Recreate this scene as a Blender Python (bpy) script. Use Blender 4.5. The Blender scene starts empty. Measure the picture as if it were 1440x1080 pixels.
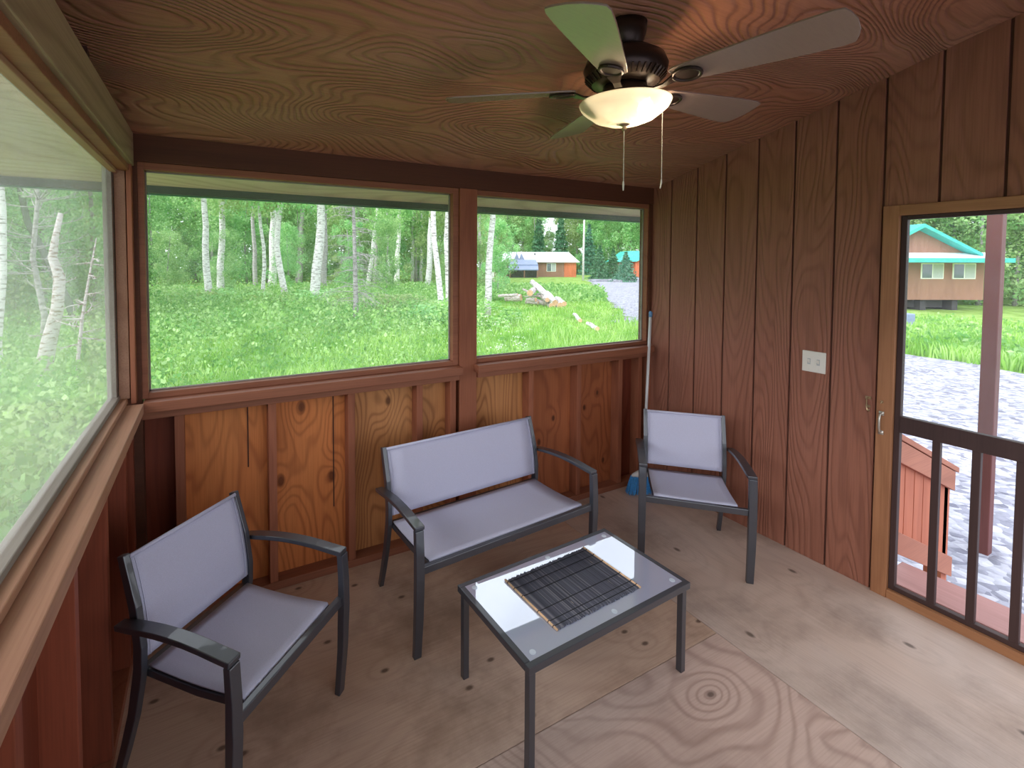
import bpy, bmesh, math, random
import numpy as np
from mathutils import Vector, Matrix
random.seed(7)
sc = bpy.context.scene
COL = sc.collection
R = math.radians

# ------------------------------------------------------------------ tagging
def tag(o, label=None, cat=None, group=None, kind=None):
    if label: o['label'] = label
    if cat: o['category'] = cat
    if group: o['group'] = group
    if kind: o['kind'] = kind
    return o

def empty(name, loc=(0, 0, 0), rz=0.0):
    o = bpy.data.objects.new(name, None)
    COL.objects.link(o)
    o.location = loc
    o.rotation_euler = (0, 0, rz)
    o.empty_display_size = .1
    return o

def copy_tree(o, parent=None):
    c = o.copy()
    COL.objects.link(c)
    if parent is not None:
        c.parent = parent
    for ch in list(o.children):
        copy_tree(ch, c)
    return c

# ------------------------------------------------------------------ mesh builder
class MB:
    def __init__(s):
        s.v = []; s.f = []
    def add(s, vs, fs):
        n = len(s.v)
        s.v += [tuple(v) for v in vs]
        s.f += [tuple(i + n for i in f) for f in fs]
        return s
    def box(s, x0, x1, y0, y1, z0, z1):
        vs = [(x0, y0, z0), (x1, y0, z0), (x1, y1, z0), (x0, y1, z0), (x0, y0, z1), (x1, y0, z1), (x1, y1, z1), (x0, y1, z1)]
        return s.add(vs, [(0, 3, 2, 1), (4, 5, 6, 7), (0, 1, 5, 4), (1, 2, 6, 5), (2, 3, 7, 6), (3, 0, 4, 7)])
    def poly_x(s, x0, x1, yz):      # polygon in the y-z plane extruded along x
        n = len(yz)
        vs = [(x0, y, z) for y, z in yz] + [(x1, y, z) for y, z in yz]
        fs = [tuple(range(n))[::-1], tuple(range(n, 2 * n))] + [(i, (i + 1) % n, n + (i + 1) % n, n + i) for i in range(n)]
        return s.add(vs, fs)
    def poly_y(s, y0, y1, xz):
        n = len(xz)
        vs = [(x, y0, z) for x, z in xz] + [(x, y1, z) for x, z in xz]
        fs = [tuple(range(n)), tuple(range(n, 2 * n))[::-1]] + [(i, n + i, n + (i + 1) % n, (i + 1) % n) for i in range(n)]
        return s.add(vs, fs)
    def ring_path(s, rings, closed_ends=True):
        m = len(rings[0]); n0 = len(s.v)
        for r in rings: s.v += [tuple(p) for p in r]
        for k in range(len(rings) - 1):
            a = n0 + k * m; b = a + m
            for i in range(m):
                j = (i + 1) % m
                s.f.append((a + i, a + j, b + j, b + i))
        if closed_ends:
            s.f.append(tuple(n0 + i for i in range(m))[::-1])
            s.f.append(tuple(n0 + (len(rings) - 1) * m + i for i in range(m)))
        return s
    def tube(s, pts, r, seg=10):
        pts = [Vector(p) for p in pts]
        rs = r if isinstance(r, (list, tuple)) else [r] * len(pts)
        rings = []
        up = Vector((0, 0, 1))
        t0 = (pts[1] - pts[0]).normalized()
        if abs(t0.dot(up)) > .95: up = Vector((0, 1, 0))
        a = t0.cross(up).normalized()
        for i, p in enumerate(pts):
            t = (pts[min(i + 1, len(pts) - 1)] - pts[max(i - 1, 0)]).normalized()
            a = (a - t * a.dot(t)).normalized()
            b = t.cross(a)
            rings.append([p + (a * math.cos(2 * math.pi * k / seg) + b * math.sin(2 * math.pi * k / seg)) * rs[i] for k in range(seg)])
        return s.ring_path(rings)
    def rect_sweep(s, pts, side, w, h):
        """rectangular tube: 'side' = fixed width direction, w along side, h across (may be lists)"""
        pts = [Vector(p) for p in pts]; side = Vector(side).normalized()
        rings = []
        for i, p in enumerate(pts):
            t = (pts[min(i + 1, len(pts) - 1)] - pts[max(i - 1, 0)]).normalized()
            nrm = side.cross(t).normalized()
            ww = w[i] if isinstance(w, (list, tuple)) else w
            hh = h[i] if isinstance(h, (list, tuple)) else h
            rings.append([p + side * ww / 2 + nrm * hh / 2, p - side * ww / 2 + nrm * hh / 2, p - side * ww / 2 - nrm * hh / 2, p + side * ww / 2 - nrm * hh / 2])
        return s.ring_path(rings)
    def lathe(s, prof, c=(0, 0, 0), seg=40):
        rings = [[(c[0] + r * math.cos(2 * math.pi * k / seg), c[1] + r * math.sin(2 * math.pi * k / seg), c[2] + z) for k in range(seg)] for r, z in prof]
        return s.ring_path(rings, closed_ends=True)
    def build(s, name, mat, parent=None, bevel=0, smooth=False, loc=None):
        me = bpy.data.meshes.new(name)
        me.from_pydata(s.v, [], s.f)
        bm = bmesh.new(); bm.from_mesh(me)
        bmesh.ops.recalc_face_normals(bm, faces=bm.faces)
        bm.to_mesh(me); bm.free()
        me.materials.append(mat)
        if smooth:
            me.polygons.foreach_set('use_smooth', [True] * len(me.polygons))
        o = bpy.data.objects.new(name, me)
        COL.objects.link(o)
        if parent is not None: o.parent = parent
        if bevel:
            m = o.modifiers.new('bevel', 'BEVEL'); m.width = bevel; m.segments = 2; m.limit_method = 'ANGLE'; m.angle_limit = R(35)
        return o

def BX(name, mat, dims, parent=None, bevel=0.0015):
    return MB().box(*dims).build(name, mat, parent, bevel)

# ------------------------------------------------------------------ materials
def newmat(name):
    m = bpy.data.materials.new(name); m.use_nodes = True
    nt = m.node_tree; nt.nodes.clear()
    out = nt.nodes.new('ShaderNodeOutputMaterial')
    return m, nt, out
class NT:
    def __init__(s, nt): s.nt = nt
    def n(s, t, **kw):
        nd = s.nt.nodes.new('ShaderNode' + t)
        for k, v in kw.items():
            if k.startswith('i_'):
                nd.inputs[k[2:].replace('_', ' ')].default_value = v
            else: setattr(nd, k, v)
        return nd
    def l(s, a, b): s.nt.links.new(a, b)
    def math(s, op, a, b=None, c=None):
        nd = s.nt.nodes.new('ShaderNodeMath'); nd.operation = op
        for i, x in enumerate((a, b, c)):
            if x is None: continue
            if isinstance(x, (int, float)): nd.inputs[i].default_value = x
            else: s.l(x, nd.inputs[i])
        return nd.outputs[0]
    def mix(s, fac, a, b, blend='MIX'):
        nd = s.nt.nodes.new('ShaderNodeMix'); nd.data_type = 'RGBA'; nd.blend_type = blend
        for sock, x in ((nd.inputs[0], fac), (nd.inputs[6], a), (nd.inputs[7], b)):
            if isinstance(x, (int, float)): sock.default_value = x
            elif isinstance(x, tuple): sock.default_value = (x[0], x[1], x[2], 1)
            else: s.l(x, sock)
        return nd.outputs[2]
    def ramp(s, fac, stops):
        nd = s.nt.nodes.new('ShaderNodeValToRGB'); e = nd.color_ramp.elements
        while len(e) > 1: e.remove(e[0])
        for i, (p, c) in enumerate(stops):
            el = e[0] if i == 0 else e.new(p)
            el.position = p
            el.color = (c, c, c, 1) if isinstance(c, (int, float)) else (*c, 1)
        s.l(fac, nd.inputs[0])
        return nd.outputs[0]
    def maprange(s, v, a, b, c=0., d=1.):
        nd = s.nt.nodes.new('ShaderNodeMapRange')
        s.l(v, nd.inputs[0])
        for i, x in enumerate((a, b, c, d)): nd.inputs[i + 1].default_value = x
        return nd.outputs[0]

def wood(name, base, dark, axis='z', rings=9., ringscale=1.6, ringmix=.5, fibre=.3, knots=0., knot_scale=2.2, rough=.65, bump=.25, blotch=.25, seed=0., stretch=.16, light=None, spec=.3, plane=None, dirt=0.):
    m, nt, out = newmat(name); N = NT(nt)
    tc = N.n('TexCoord'); mp = N.n('Mapping'); N.l(tc.outputs['Object'], mp.inputs[0])
    st = {'x': (stretch, 1, 1), 'y': (1, stretch, 1), 'z': (1, 1, stretch)}[axis]
    mp.inputs['Scale'].default_value = st
    mp.inputs['Location'].default_value = (seed, seed * 1.7, seed * .6)
    P = mp.outputs[0]
    n1 = N.n('TexNoise'); n1.inputs['Scale'].default_value = ringscale; n1.inputs['Detail'].default_value = 2.2; n1.inputs['Distortion'].default_value = .25; n1.inputs['Roughness'].default_value = .45
    N.l(P, n1.inputs['Vector'])
    val = n1.outputs[0]
    kn = None
    if knots > 0:
        mk = N.n('Mapping'); N.l(tc.outputs['Object'], mk.inputs[0]); mk.inputs['Location'].default_value = (seed * 3, seed, seed * 2)
        s2 = {'x': (.6, 1, 1), 'y': (1, .6, 1), 'z': (1, 1, .6)}[axis]; mk.inputs['Scale'].default_value = s2
        vo = N.n('TexVoronoi'); vo.inputs['Scale'].default_value = knot_scale; vo.inputs['Randomness'].default_value = 1.
        if plane:
            vo.voronoi_dimensions = '2D'
            se = N.n('SeparateXYZ'); N.l(mk.outputs[0], se.inputs[0]); cb = N.n('CombineXYZ')
            N.l(se.outputs['XYZ'.index(plane[0].upper())], cb.inputs[0]); N.l(se.outputs['XYZ'.index(plane[1].upper())], cb.inputs[1])
            N.l(cb.outputs[0], vo.inputs['Vector'])
        else: N.l(mk.outputs[0], vo.inputs['Vector'])
        d = vo.outputs['Distance']
        fall = N.math('MULTIPLY', N.maprange(d, 0., .32, 1., 0.), .22)
        val = N.math('ADD', val, N.math('MULTIPLY', fall, fall))
        val = N.math('ADD', val, N.math('MULTIPLY', fall, .25))
        kn = N.maprange(d, .03 * knots, .07 * knots, 1., 0.)
    s = N.math('SINE', N.math('MULTIPLY', val, rings * 6.283))
    s = N.math('ADD', N.math('MULTIPLY', s, .5), .5)
    ring = N.math('POWER', s, 3.)
    # fibres
    mf = N.n('Mapping'); N.l(tc.outputs['Object'], mf.inputs[0])
    k = 150.; mf.inputs['Scale'].default_value = {'x': (4, k, k), 'y': (k, 4, k), 'z': (k, k, 4)}[axis]
    nf = N.n('TexNoise'); nf.inputs['Scale'].default_value = 1.; nf.inputs['Detail'].default_value = 3.; N.l(mf.outputs[0], nf.inputs['Vector'])
    nb = N.n('TexNoise'); nb.inputs['Scale'].default_value = 2.3; nb.inputs['Detail'].default_value = 4.; N.l(P, nb.inputs['Vector'])
    c = N.mix(N.math('MULTIPLY', ring, ringmix), base, dark)
    lt = light or tuple(min(1, x * 1.5) for x in base)
    c = N.mix(N.math('MULTIPLY', N.maprange(nb.outputs[0], .4, .7), blotch * 1.6), c, lt)
    c = N.mix(N.math('MULTIPLY', N.maprange(nf.outputs[0], .42, .72), fibre), c, dark)
    if dirt > 0:
        nd = N.n('TexNoise'); nd.inputs['Scale'].default_value = 1.6; nd.inputs['Detail'].default_value = 7.; nd.inputs['Roughness'].default_value = .65; N.l(tc.outputs['Object'], nd.inputs['Vector'])
        c = N.mix(N.math('MULTIPLY', N.maprange(nd.outputs[0], .48, .72), dirt), c, tuple(x * .6 for x in dark))
    if kn is not None:
        c = N.mix(N.math('MULTIPLY', kn, .85), c, tuple(x * .35 for x in dark))
    bs = N.n('BsdfPrincipled'); N.l(c, bs.inputs['Base Color']); bs.inputs['Roughness'].default_value = rough
    bs.inputs['Specular IOR Level'].default_value = spec
    h = N.math('ADD', N.math('MULTIPLY', ring, -1.), N.math('MULTIPLY', nf.outputs[0], .5))
    bp = N.n('Bump'); bp.inputs['Strength'].default_value = bump; bp.inputs['Distance'].default_value = .004
    N.l(h, bp.inputs['Height']); N.l(bp.outputs[0], bs.inputs['Normal'])
    N.l(bs.outputs[0], out.inputs[0])
    return m

def plain(name, col, rough=.5, metal=0., spec=.5, noise=0., nscale=40., coat=0., bump=0.):
    m, nt, out = newmat(name); N = NT(nt)
    bs = N.n('BsdfPrincipled')
    bs.inputs['Roughness'].default_value = rough; bs.inputs['Metallic'].default_value = metal
    bs.inputs['Specular IOR Level'].default_value = spec; bs.inputs['Coat Weight'].default_value = coat
    tc = N.n('TexCoord'); nz = N.n('TexNoise'); nz.inputs['Scale'].default_value = nscale; nz.inputs['Detail'].default_value = 4.
    N.l(tc.outputs['Object'], nz.inputs['Vector'])
    c = N.mix(N.maprange(nz.outputs[0], .3, .7), tuple(x * (1 - noise) for x in col), tuple(min(1, x * (1 + noise)) for x in col))
    N.l(c, bs.inputs['Base Color'])
    if bump:
        bp = N.n('Bump'); bp.inputs['Strength'].default_value = bump; bp.inputs['Distance'].default_value = .002
        N.l(nz.outputs[0], bp.inputs['Height']); N.l(bp.outputs[0], bs.inputs['Normal'])
    N.l(bs.outputs[0], out.inputs[0])
    return m

def leafmat(name, c1, c2, c3, trans=.35):
    m, nt, out = newmat(name); N = NT(nt)
    ge = N.n('NewGeometry')
    c = N.ramp(ge.outputs['Random Per Island'], [(0, c1), (.5, c2), (1, c3)])
    oi = N.n('ObjectInfo')
    tc = N.n('TexCoord'); nz = N.n('TexNoise'); nz.inputs['Scale'].default_value = .9; nz.inputs['Detail'].default_value = 3.; N.l(tc.outputs['Object'], nz.inputs['Vector'])
    c = N.mix(N.maprange(nz.outputs[0], .42, .66), c, tuple(x * y for x, y in zip(c1, (.8, .95, .9))))
    hs = N.n('HueSaturation'); N.l(c, hs.inputs['Color'])
    N.l(N.maprange(oi.outputs['Random'], 0, 1, .47, .53), hs.inputs['Hue'])
    N.l(N.maprange(oi.outputs['Random'], 0, 1, .8, 1.15), hs.inputs['Value'])
    d = N.n('BsdfDiffuse'); t = N.n('BsdfTranslucent'); N.l(hs.outputs[0], d.inputs[0]); N.l(hs.outputs[0], t.inputs[0])
    mx = N.n('MixShader'); mx.inputs[0].default_value = trans
    N.l(d.outputs[0], mx.inputs[1]); N.l(t.outputs[0], mx.inputs[2]); N.l(mx.outputs[0], out.inputs[0])
    return m

def panemat(name, haze, hazecol, gloss=.06, rough=.02):
    m, nt, out = newmat(name); N = NT(nt)
    tr = N.n('BsdfTransparent'); tr.inputs[0].default_value = (.97, .98, .98, 1)
    tc = N.n('TexCoord'); nz = N.n('TexNoise'); nz.inputs['Scale'].default_value = 3.; nz.inputs['Detail'].default_value = 5.
    N.l(tc.outputs['Object'], nz.inputs['Vector'])
    d = N.n('BsdfDiffuse'); d.inputs[0].default_value = (*hazecol, 1)
    t = N.n('BsdfTranslucent'); t.inputs[0].default_value = (*hazecol, 1)
    m1 = N.n('MixShader'); m1.inputs[0].default_value = .5; N.l(d.outputs[0], m1.inputs[1]); N.l(t.outputs[0], m1.inputs[2])
    m2 = N.n('MixShader'); N.l(N.maprange(nz.outputs[0], .3, .7, haze * .7, haze * 1.3), m2.inputs[0])
    N.l(tr.outputs[0], m2.inputs[1]); N.l(m1.outputs[0], m2.inputs[2])
    g = N.n('BsdfGlossy'); g.inputs['Roughness'].default_value = rough
    lw = N.n('LayerWeight'); lw.inputs[0].default_value = .25
    m3 = N.n('MixShader'); N.l(N.math('MULTIPLY', lw.outputs['Fresnel'], gloss * 4), m3.inputs[0])
    N.l(m2.outputs[0], m3.inputs[1]); N.l(g.outputs[0], m3.inputs[2]); N.l(m3.outputs[0], out.inputs[0])
    return m

M = {}
M['wallR'] = wood('brown_textured_siding', (.30, .118, .075), (.14, .05, .032), 'z', 50, 2.2, .40, .35, rough=.55, bump=.5, blotch=.3, seed=3.1, stretch=.16, light=(.37, .165, .115))
M['groove'] = plain('siding_groove', (.07, .022, .012), .8)
M['ceil'] = wood('stained_plywood_ceiling', (.38, .16, .09), (.16, .06, .034), 'x', 84, 1.25, .42, .3, rough=.42, bump=1., blotch=.4, seed=5.2, stretch=.42, light=(.46, .26, .17))
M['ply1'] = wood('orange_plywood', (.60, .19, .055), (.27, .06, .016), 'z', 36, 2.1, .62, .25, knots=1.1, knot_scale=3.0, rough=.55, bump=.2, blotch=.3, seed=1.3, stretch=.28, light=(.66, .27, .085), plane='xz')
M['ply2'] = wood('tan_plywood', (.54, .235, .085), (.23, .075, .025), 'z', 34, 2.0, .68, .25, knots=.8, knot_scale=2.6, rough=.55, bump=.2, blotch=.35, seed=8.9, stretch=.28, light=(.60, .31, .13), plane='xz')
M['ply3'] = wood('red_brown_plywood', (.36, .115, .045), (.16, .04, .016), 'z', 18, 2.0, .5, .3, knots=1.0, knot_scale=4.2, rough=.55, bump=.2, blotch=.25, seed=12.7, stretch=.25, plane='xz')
M['ply4'] = wood('shaded_red_plywood', (.17, .036, .016), (.08, .016, .008), 'z', 14, 2.3, .35, .3, rough=.6, bump=.2, blotch=.2, seed=15.7, stretch=.2)  # shade of the corners and left wall put into a darker plywood colour
M['stud'] = wood('red_stained_stud', (.30, .105, .055), (.15, .045, .025), 'z', 10, 3., .35, .35, rough=.6, bump=.15, seed=2.2)
M['studshade'] = wood('shaded_red_stud', (.24, .06, .03), (.12, .03, .016), 'z', 10, 3., .35, .35, rough=.5, bump=.15, seed=2.9)  # darker copy of the stud stain, carries the shade on the left wall
M['frameX'] = wood('red_stained_trim', (.28, .105, .058), (.13, .042, .024), 'x', 6, 3., .3, .35, rough=.55, bump=.15, seed=4.4)
M['frameY'] = wood('weathered_sill_wood', (.40, .20, .125), (.22, .09, .055), 'y', 7, 3., .35, .35, knots=.5, knot_scale=2.6, rough=.55, bump=.15, seed=6.4, light=(.5, .30, .21))
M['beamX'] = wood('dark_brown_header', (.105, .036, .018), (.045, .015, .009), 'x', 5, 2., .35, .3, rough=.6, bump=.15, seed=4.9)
M['beamY'] = wood('grey_brown_header', (.38, .26, .16), (.17, .10, .055), 'y', 14, 2.2, .5, .35, rough=.6, bump=.2, seed=9.3, light=(.44, .34, .24))
M['railY'] = wood('grey_window_rail', (.27, .235, .205), (.15, .12, .10), 'y', 6, 3., .3, .3, rough=.6, bump=.1, seed=7.7)
M['floorA'] = wood('worn_plywood_floor', (.54, .37, .27), (.27, .16, .11), 'x', 20, 1.0, .2, .25, knots=.72, knot_scale=3.9, rough=.62, bump=.12, blotch=.35, seed=21.1, stretch=.45, light=(.62, .48, .40), plane='xy', dirt=.75)
M['floorB'] = wood('grained_plywood_floor', (.58, .42, .35), (.29, .18, .14), 'x', 46, 1.45, .5, .25, knots=.6, knot_scale=2.8, rough=.6, bump=.2, blotch=.35, seed=33.6, stretch=.38, light=(.53, .43, .37), plane='xy', dirt=.4)
M['floorC'] = wood('pale_plywood_floor', (.57, .43, .35), (.31, .215, .165), 'y', 26, .9, .18, .25, knots=.6, knot_scale=2.6, rough=.45, bump=.12, blotch=.4, seed=41.9, stretch=.5, light=(.56, .47, .42), plane='xy', dirt=.7)
M['casing'] = wood('tan_door_casing', (.34, .155, .075), (.19, .075, .035), 'z', 14, 3., .35, .4, rough=.55, bump=.15, seed=14.)
M['casingY'] = wood('tan_door_head_casing', (.36, .17, .08), (.19, .075, .035), 'y', 14, 3., .35, .4, rough=.55, bump=.15, seed=14.6)
M['doordark'] = wood('dark_screen_door_frame', (.055, .03, .028), (.03, .017, .016), 'z', 4, 3., .3, .3, rough=.55, bump=.1, seed=17.)
M['soffit'] = wood('weathered_plywood_soffit', (.72, .50, .45), (.44, .28, .24), 'x', 26, 1.6, .5, .3, rough=.7, bump=.1, blotch=.4, seed=19., stretch=.2, light=(.80, .62, .58))
M['fascia'] = plain('green_black_fascia', (.025, .035, .028), .5, noise=.2)
M['greenmetal'] = plain('green_metal_edge', (.02, .16, .08), .35, noise=.05)
M['darkmetal'] = plain('charcoal_powder_coat', (.026, .030, .042), .42, 0, 1., noise=.05, nscale=300, coat=.5, bump=.04)
M['fabric'] = plain('grey_mesh_sling', (.52, .52, .66), .65, 0, .35, noise=.07, nscale=420, bump=.25)
M['bronze'] = plain('dark_bronze', (.045, .028, .02), .35, .6, .5, noise=.1)
M['blade'] = wood('pale_fan_blade', (.28, .20, .155), (.22, .155, .12), 'x', 3, 2., .2, .2, rough=.25, bump=.0, blotch=.1, seed=2., spec=1.)
M['bamboo'] = plain('pale_bamboo', (.70, .46, .27), .5, noise=.2, nscale=60)
M['plate'] = plain('ivory_plastic', (.78, .75, .68), .4)
M['brass'] = plain('worn_brass', (.45, .33, .2), .35, .8)
M['chrome'] = plain('brushed_metal_pull', (.62, .58, .52), .35, .7)
M['white'] = plain('white_plastic', (.62, .62, .62), .45)
M['bristle'] = plain('blue_bristles', (.03, .23, .55), .6, noise=.35, nscale=120)
M['bluecap'] = plain('blue_plastic_cap', (.12, .27, .5), .45)
M['deck'] = wood('faded_deck_board', (.44, .25, .235), (.28, .14, .13), 'y', 6, 3., .3, .3, rough=.7, bump=.1, seed=23.)
M['railred'] = wood('red_stair_railing', (.52, .17, .095), (.33, .09, .05), 'z', 6, 3., .3, .3, rough=.65, bump=.1, seed=24.)
M['railcap'] = wood('red_brown_rail_board', (.42, .17, .11), (.25, .09, .06), 'x', 6, 3., .3, .3, rough=.65, bump=.1, seed=25.)
M['postred'] = wood('maroon_porch_post', (.16, .055, .05), (.09, .03, .028), 'z', 6, 3., .3, .3, rough=.6, bump=.1, seed=26.)
M['pane'] = panemat('window_pane', .065, (.88, .92, .9), .04)
M['paneL'] = panemat('hazy_window_pane', .17, (.80, .80, .80), .06, .1)
M['paneD'] = panemat('door_screen', .05, (.7, .7, .75), .02, .2)
M['pad'] = plain('clear_suction_pad', (.55, .62, .70), .1, 0, .8)
M['cut'] = plain('cut_log_end', (.72, .42, .26), .7, noise=.25, nscale=25)
M['roofwhite'] = plain('white_metal_roof', (.88, .92, .95), .4, noise=.04, nscale=3)
M['roofblue'] = plain('blue_grey_roof', (.22, .27, .42), .45, noise=.1, nscale=3)
M['teal'] = plain('teal_metal_roof', (.05, .45, .40), .4, noise=.1, nscale=3)
M['cabin'] = wood('brown_cabin_siding', (.30, .155, .11), (.19, .09, .06), 'z', 4, 2., .3, .2, rough=.7, bump=.1, seed=51.)
M['cabinred'] = wood('orange_red_siding', (.62, .17, .08), (.4, .1, .05), 'z', 4, 2., .3, .2, rough=.7, bump=.1, seed=52.)
M['winwhite'] = plain('white_window_frame', (.85, .9, .8), .5)
M['winglass'] = plain('distant_window_glass', (.10, .13, .16), .06, 0, .9)
M['curtain'] = plain('pale_curtain', (.45, .48, .48), .8)
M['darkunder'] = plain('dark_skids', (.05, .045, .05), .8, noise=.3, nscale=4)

def glasstop():
    m, nt, out = newmat('frosted_glass_top'); N = NT(nt)
    bs = N.n('BsdfPrincipled'); bs.inputs['Base Color'].default_value = (.47, .51, .68, 1)
    bs.inputs['Roughness'].default_value = .5; bs.inputs['Specular IOR Level'].default_value = .5
    g = N.n('BsdfGlossy'); g.inputs['Roughness'].default_value = .015; g.inputs[0].default_value = (.95, .97, 1, 1)
    lw = N.n('LayerWeight'); lw.inputs[0].default_value = .5
    mx = N.n('MixShader'); N.l(N.maprange(lw.outputs['Facing'], 0, 1, .18, .62), mx.inputs[0])
    N.l(bs.outputs[0], mx.inputs[1]); N.l(g.outputs[0], mx.inputs[2]); N.l(mx.outputs[0], out.inputs[0])
    return m
M['glass'] = glasstop()

def stickmat():
    m, nt, out = newmat('black_reed_sticks'); N = NT(nt)
    ge = N.n('NewGeometry'); tc = N.n('TexCoord')
    mp = N.n('Mapping'); mp.inputs['Scale'].default_value = (160, 9, 1); N.l(tc.outputs['Object'], mp.inputs[0])
    nz = N.n('TexNoise'); nz.inputs['Scale'].default_value = 1.; nz.inputs['Detail'].default_value = 2.; N.l(mp.outputs[0], nz.inputs['Vector'])
    c = N.ramp(ge.outputs['Random Per Island'], [(0, (.035, .036, .052)), (.75, (.085, .088, .12)), (1, (.20, .19, .21))])
    c = N.mix(N.maprange(nz.outputs[0], .72, .76), c, (.55, .45, .33))
    bs = N.n('BsdfPrincipled'); bs.inputs['Roughness'].default_value = .45; N.l(c, bs.inputs['Base Color']); N.l(bs.outputs[0], out.inputs[0])
    return m
M['stick'] = stickmat()
M['thread'] = plain('black_thread', (.01, .01, .012), .8)

def lampglass():
    m, nt, out = newmat('frosted_lamp_glass'); N = NT(nt)
    t = N.n('BsdfTranslucent'); t.inputs[0].default_value = (.95, .93, .82, 1)
    d = N.n('BsdfDiffuse'); d.inputs[0].default_value = (.85, .85, .72, 1)
    tr = N.n('BsdfTransparent'); tr.inputs[0].default_value = (.95, .92, .85, 1)
    g = N.n('BsdfGlossy'); g.inputs['Roughness'].default_value = .15
    a = N.n('MixShader'); a.inputs[0].default_value = .35; N.l(t.outputs[0], a.inputs[1]); N.l(d.outputs[0], a.inputs[2])
    b = N.n('MixShader'); b.inputs[0].default_value = .3; N.l(a.outputs[0], b.inputs[1]); N.l(tr.outputs[0], b.inputs[2])
    c = N.n('MixShader'); c.inputs[0].default_value = .05; N.l(b.outputs[0], c.inputs[1]); N.l(g.outputs[0], c.inputs[2])
    N.l(c.outputs[0], out.inputs[0])
    return m
M['lampglass'] = lampglass()
def emit(name, col, s):
    m, nt, out = newmat(name); N = NT(nt)
    e = N.n('Emission'); e.inputs[0].default_value = (*col, 1); e.inputs[1].default_value = s; N.l(e.outputs[0], out.inputs[0]); return m
M['bulb'] = emit('lit_bulb', (1., .93, .78), 30.)

def bark(name, c1, c2, marks=True, sz=9.):
    m, nt, out = newmat(name); N = NT(nt)
    tc = N.n('TexCoord'); mp = N.n('Mapping'); mp.inputs['Scale'].default_value = (1.2, 1.2, 4.5); N.l(tc.outputs['Object'], mp.inputs[0])
    nz = N.n('TexNoise'); nz.inputs['Scale'].default_value = sz * .5; nz.inputs['Detail'].default_value = 4.; nz.inputs['Roughness'].default_value = .7; N.l(mp.outputs[0], nz.inputs['Vector'])
    c = N.mix(N.maprange(nz.outputs[0], .5, .62), c1, c2)
    d = N.n('BsdfDiffuse'); N.l(c, d.inputs[0]); N.l(d.outputs[0], out.inputs[0])
    return m
M['birch'] = bark('birch_bark', (.78, .75, .76), (.26, .23, .23))
M['greybark'] = bark('grey_bark', (.42, .39, .40), (.2, .18, .18))
M['deadbark'] = bark('peeling_dead_bark', (.60, .54, .55), (.22, .12, .10), sz=14)
M['darkbark'] = bark('dark_bark', (.12, .13, .12), (.06, .07, .06))
M['leafA'] = leafmat('birch_leaves', (.30, .50, .18), (.46, .68, .28), (.62, .80, .44), .5)
M['leafB'] = leafmat('woodland_leaves', (.28, .48, .19), (.46, .68, .29), (.66, .84, .46), .5)
M['spruceleaf'] = leafmat('spruce_needles', (.07, .20, .12), (.13, .30, .18), (.22, .42, .26), .2)
M['grassblade'] = leafmat('grass_blades', (.26, .46, .07), (.42, .65, .14), (.62, .78, .34), .4)
M['weeds'] = leafmat('leafy_weeds', (.20, .38, .10), (.39, .60, .18), (.60, .78, .38), .4)
M['flower'] = plain('white_flower_heads', (.85, .88, .8), .8)

def groundmat():
    m, nt, out = newmat('grassy_soil'); N = NT(nt)
    tc = N.n('TexCoord'); nz = N.n('TexNoise'); nz.inputs['Scale'].default_value = 1.2; nz.inputs['Detail'].default_value = 8.; nz.inputs['Roughness'].default_value = .7; N.l(tc.outputs['Object'], nz.inputs['Vector'])
    c = N.ramp(nz.outputs[0], [(.3, (.12, .20, .05)), (.5, (.24, .38, .09)), (.7, (.38, .52, .18))])
    d = N.n('BsdfDiffuse'); N.l(c, d.inputs[0]); N.l(d.outputs[0], out.inputs[0]); return m
M['ground'] = groundmat()
def gravelmat():
    m, nt, out = newmat('pale_gravel'); N = NT(nt)
    tc = N.n('TexCoord'); vo = N.n('TexVoronoi'); vo.inputs['Scale'].default_value = 14.; N.l(tc.outputs['Object'], vo.inputs['Vector'])
    nz = N.n('TexNoise'); nz.inputs['Scale'].default_value = 1.7; nz.inputs['Detail'].default_value = 9.; nz.inputs['Roughness'].default_value = .8; N.l(tc.outputs['Object'], nz.inputs['Vector'])
    bw = N.n('RGBToBW'); N.l(vo.outputs['Color'], bw.inputs[0])
    v = N.math('ADD', N.math('MULTIPLY', bw.outputs[0], .55), N.math('MULTIPLY', nz.outputs[0], .6))
    c = N.ramp(v, [(.25, (.14, .14, .18)), (.5, (.31, .31, .37)), (.8, (.56, .56, .63))])
    d = N.n('BsdfDiffuse'); N.l(c, d.inputs[0])
    bp = N.n('Bump'); bp.inputs['Strength'].default_value = .8; bp.inputs['Distance'].default_value = .04
    N.l(vo.outputs['Distance'], bp.inputs['Height']); bp.invert = True; N.l(bp.outputs[0], d.inputs['Normal'])
    N.l(d.outputs[0], out.inputs[0]); return m
M['gravel'] = gravelmat()

# ------------------------------------------------------------------ dimensions
XL, XR, YB = -.30, 2.93, 2.50          # inner faces: left studs, right wall, back studs
Y0 = -.55                              # porch end behind the camera, left open to let daylight in
def CZ(y): return 2.2 + .256 * (2.47 - y)   # underside of the sloping ceiling
SP = Matrix.Identity(4)

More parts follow.
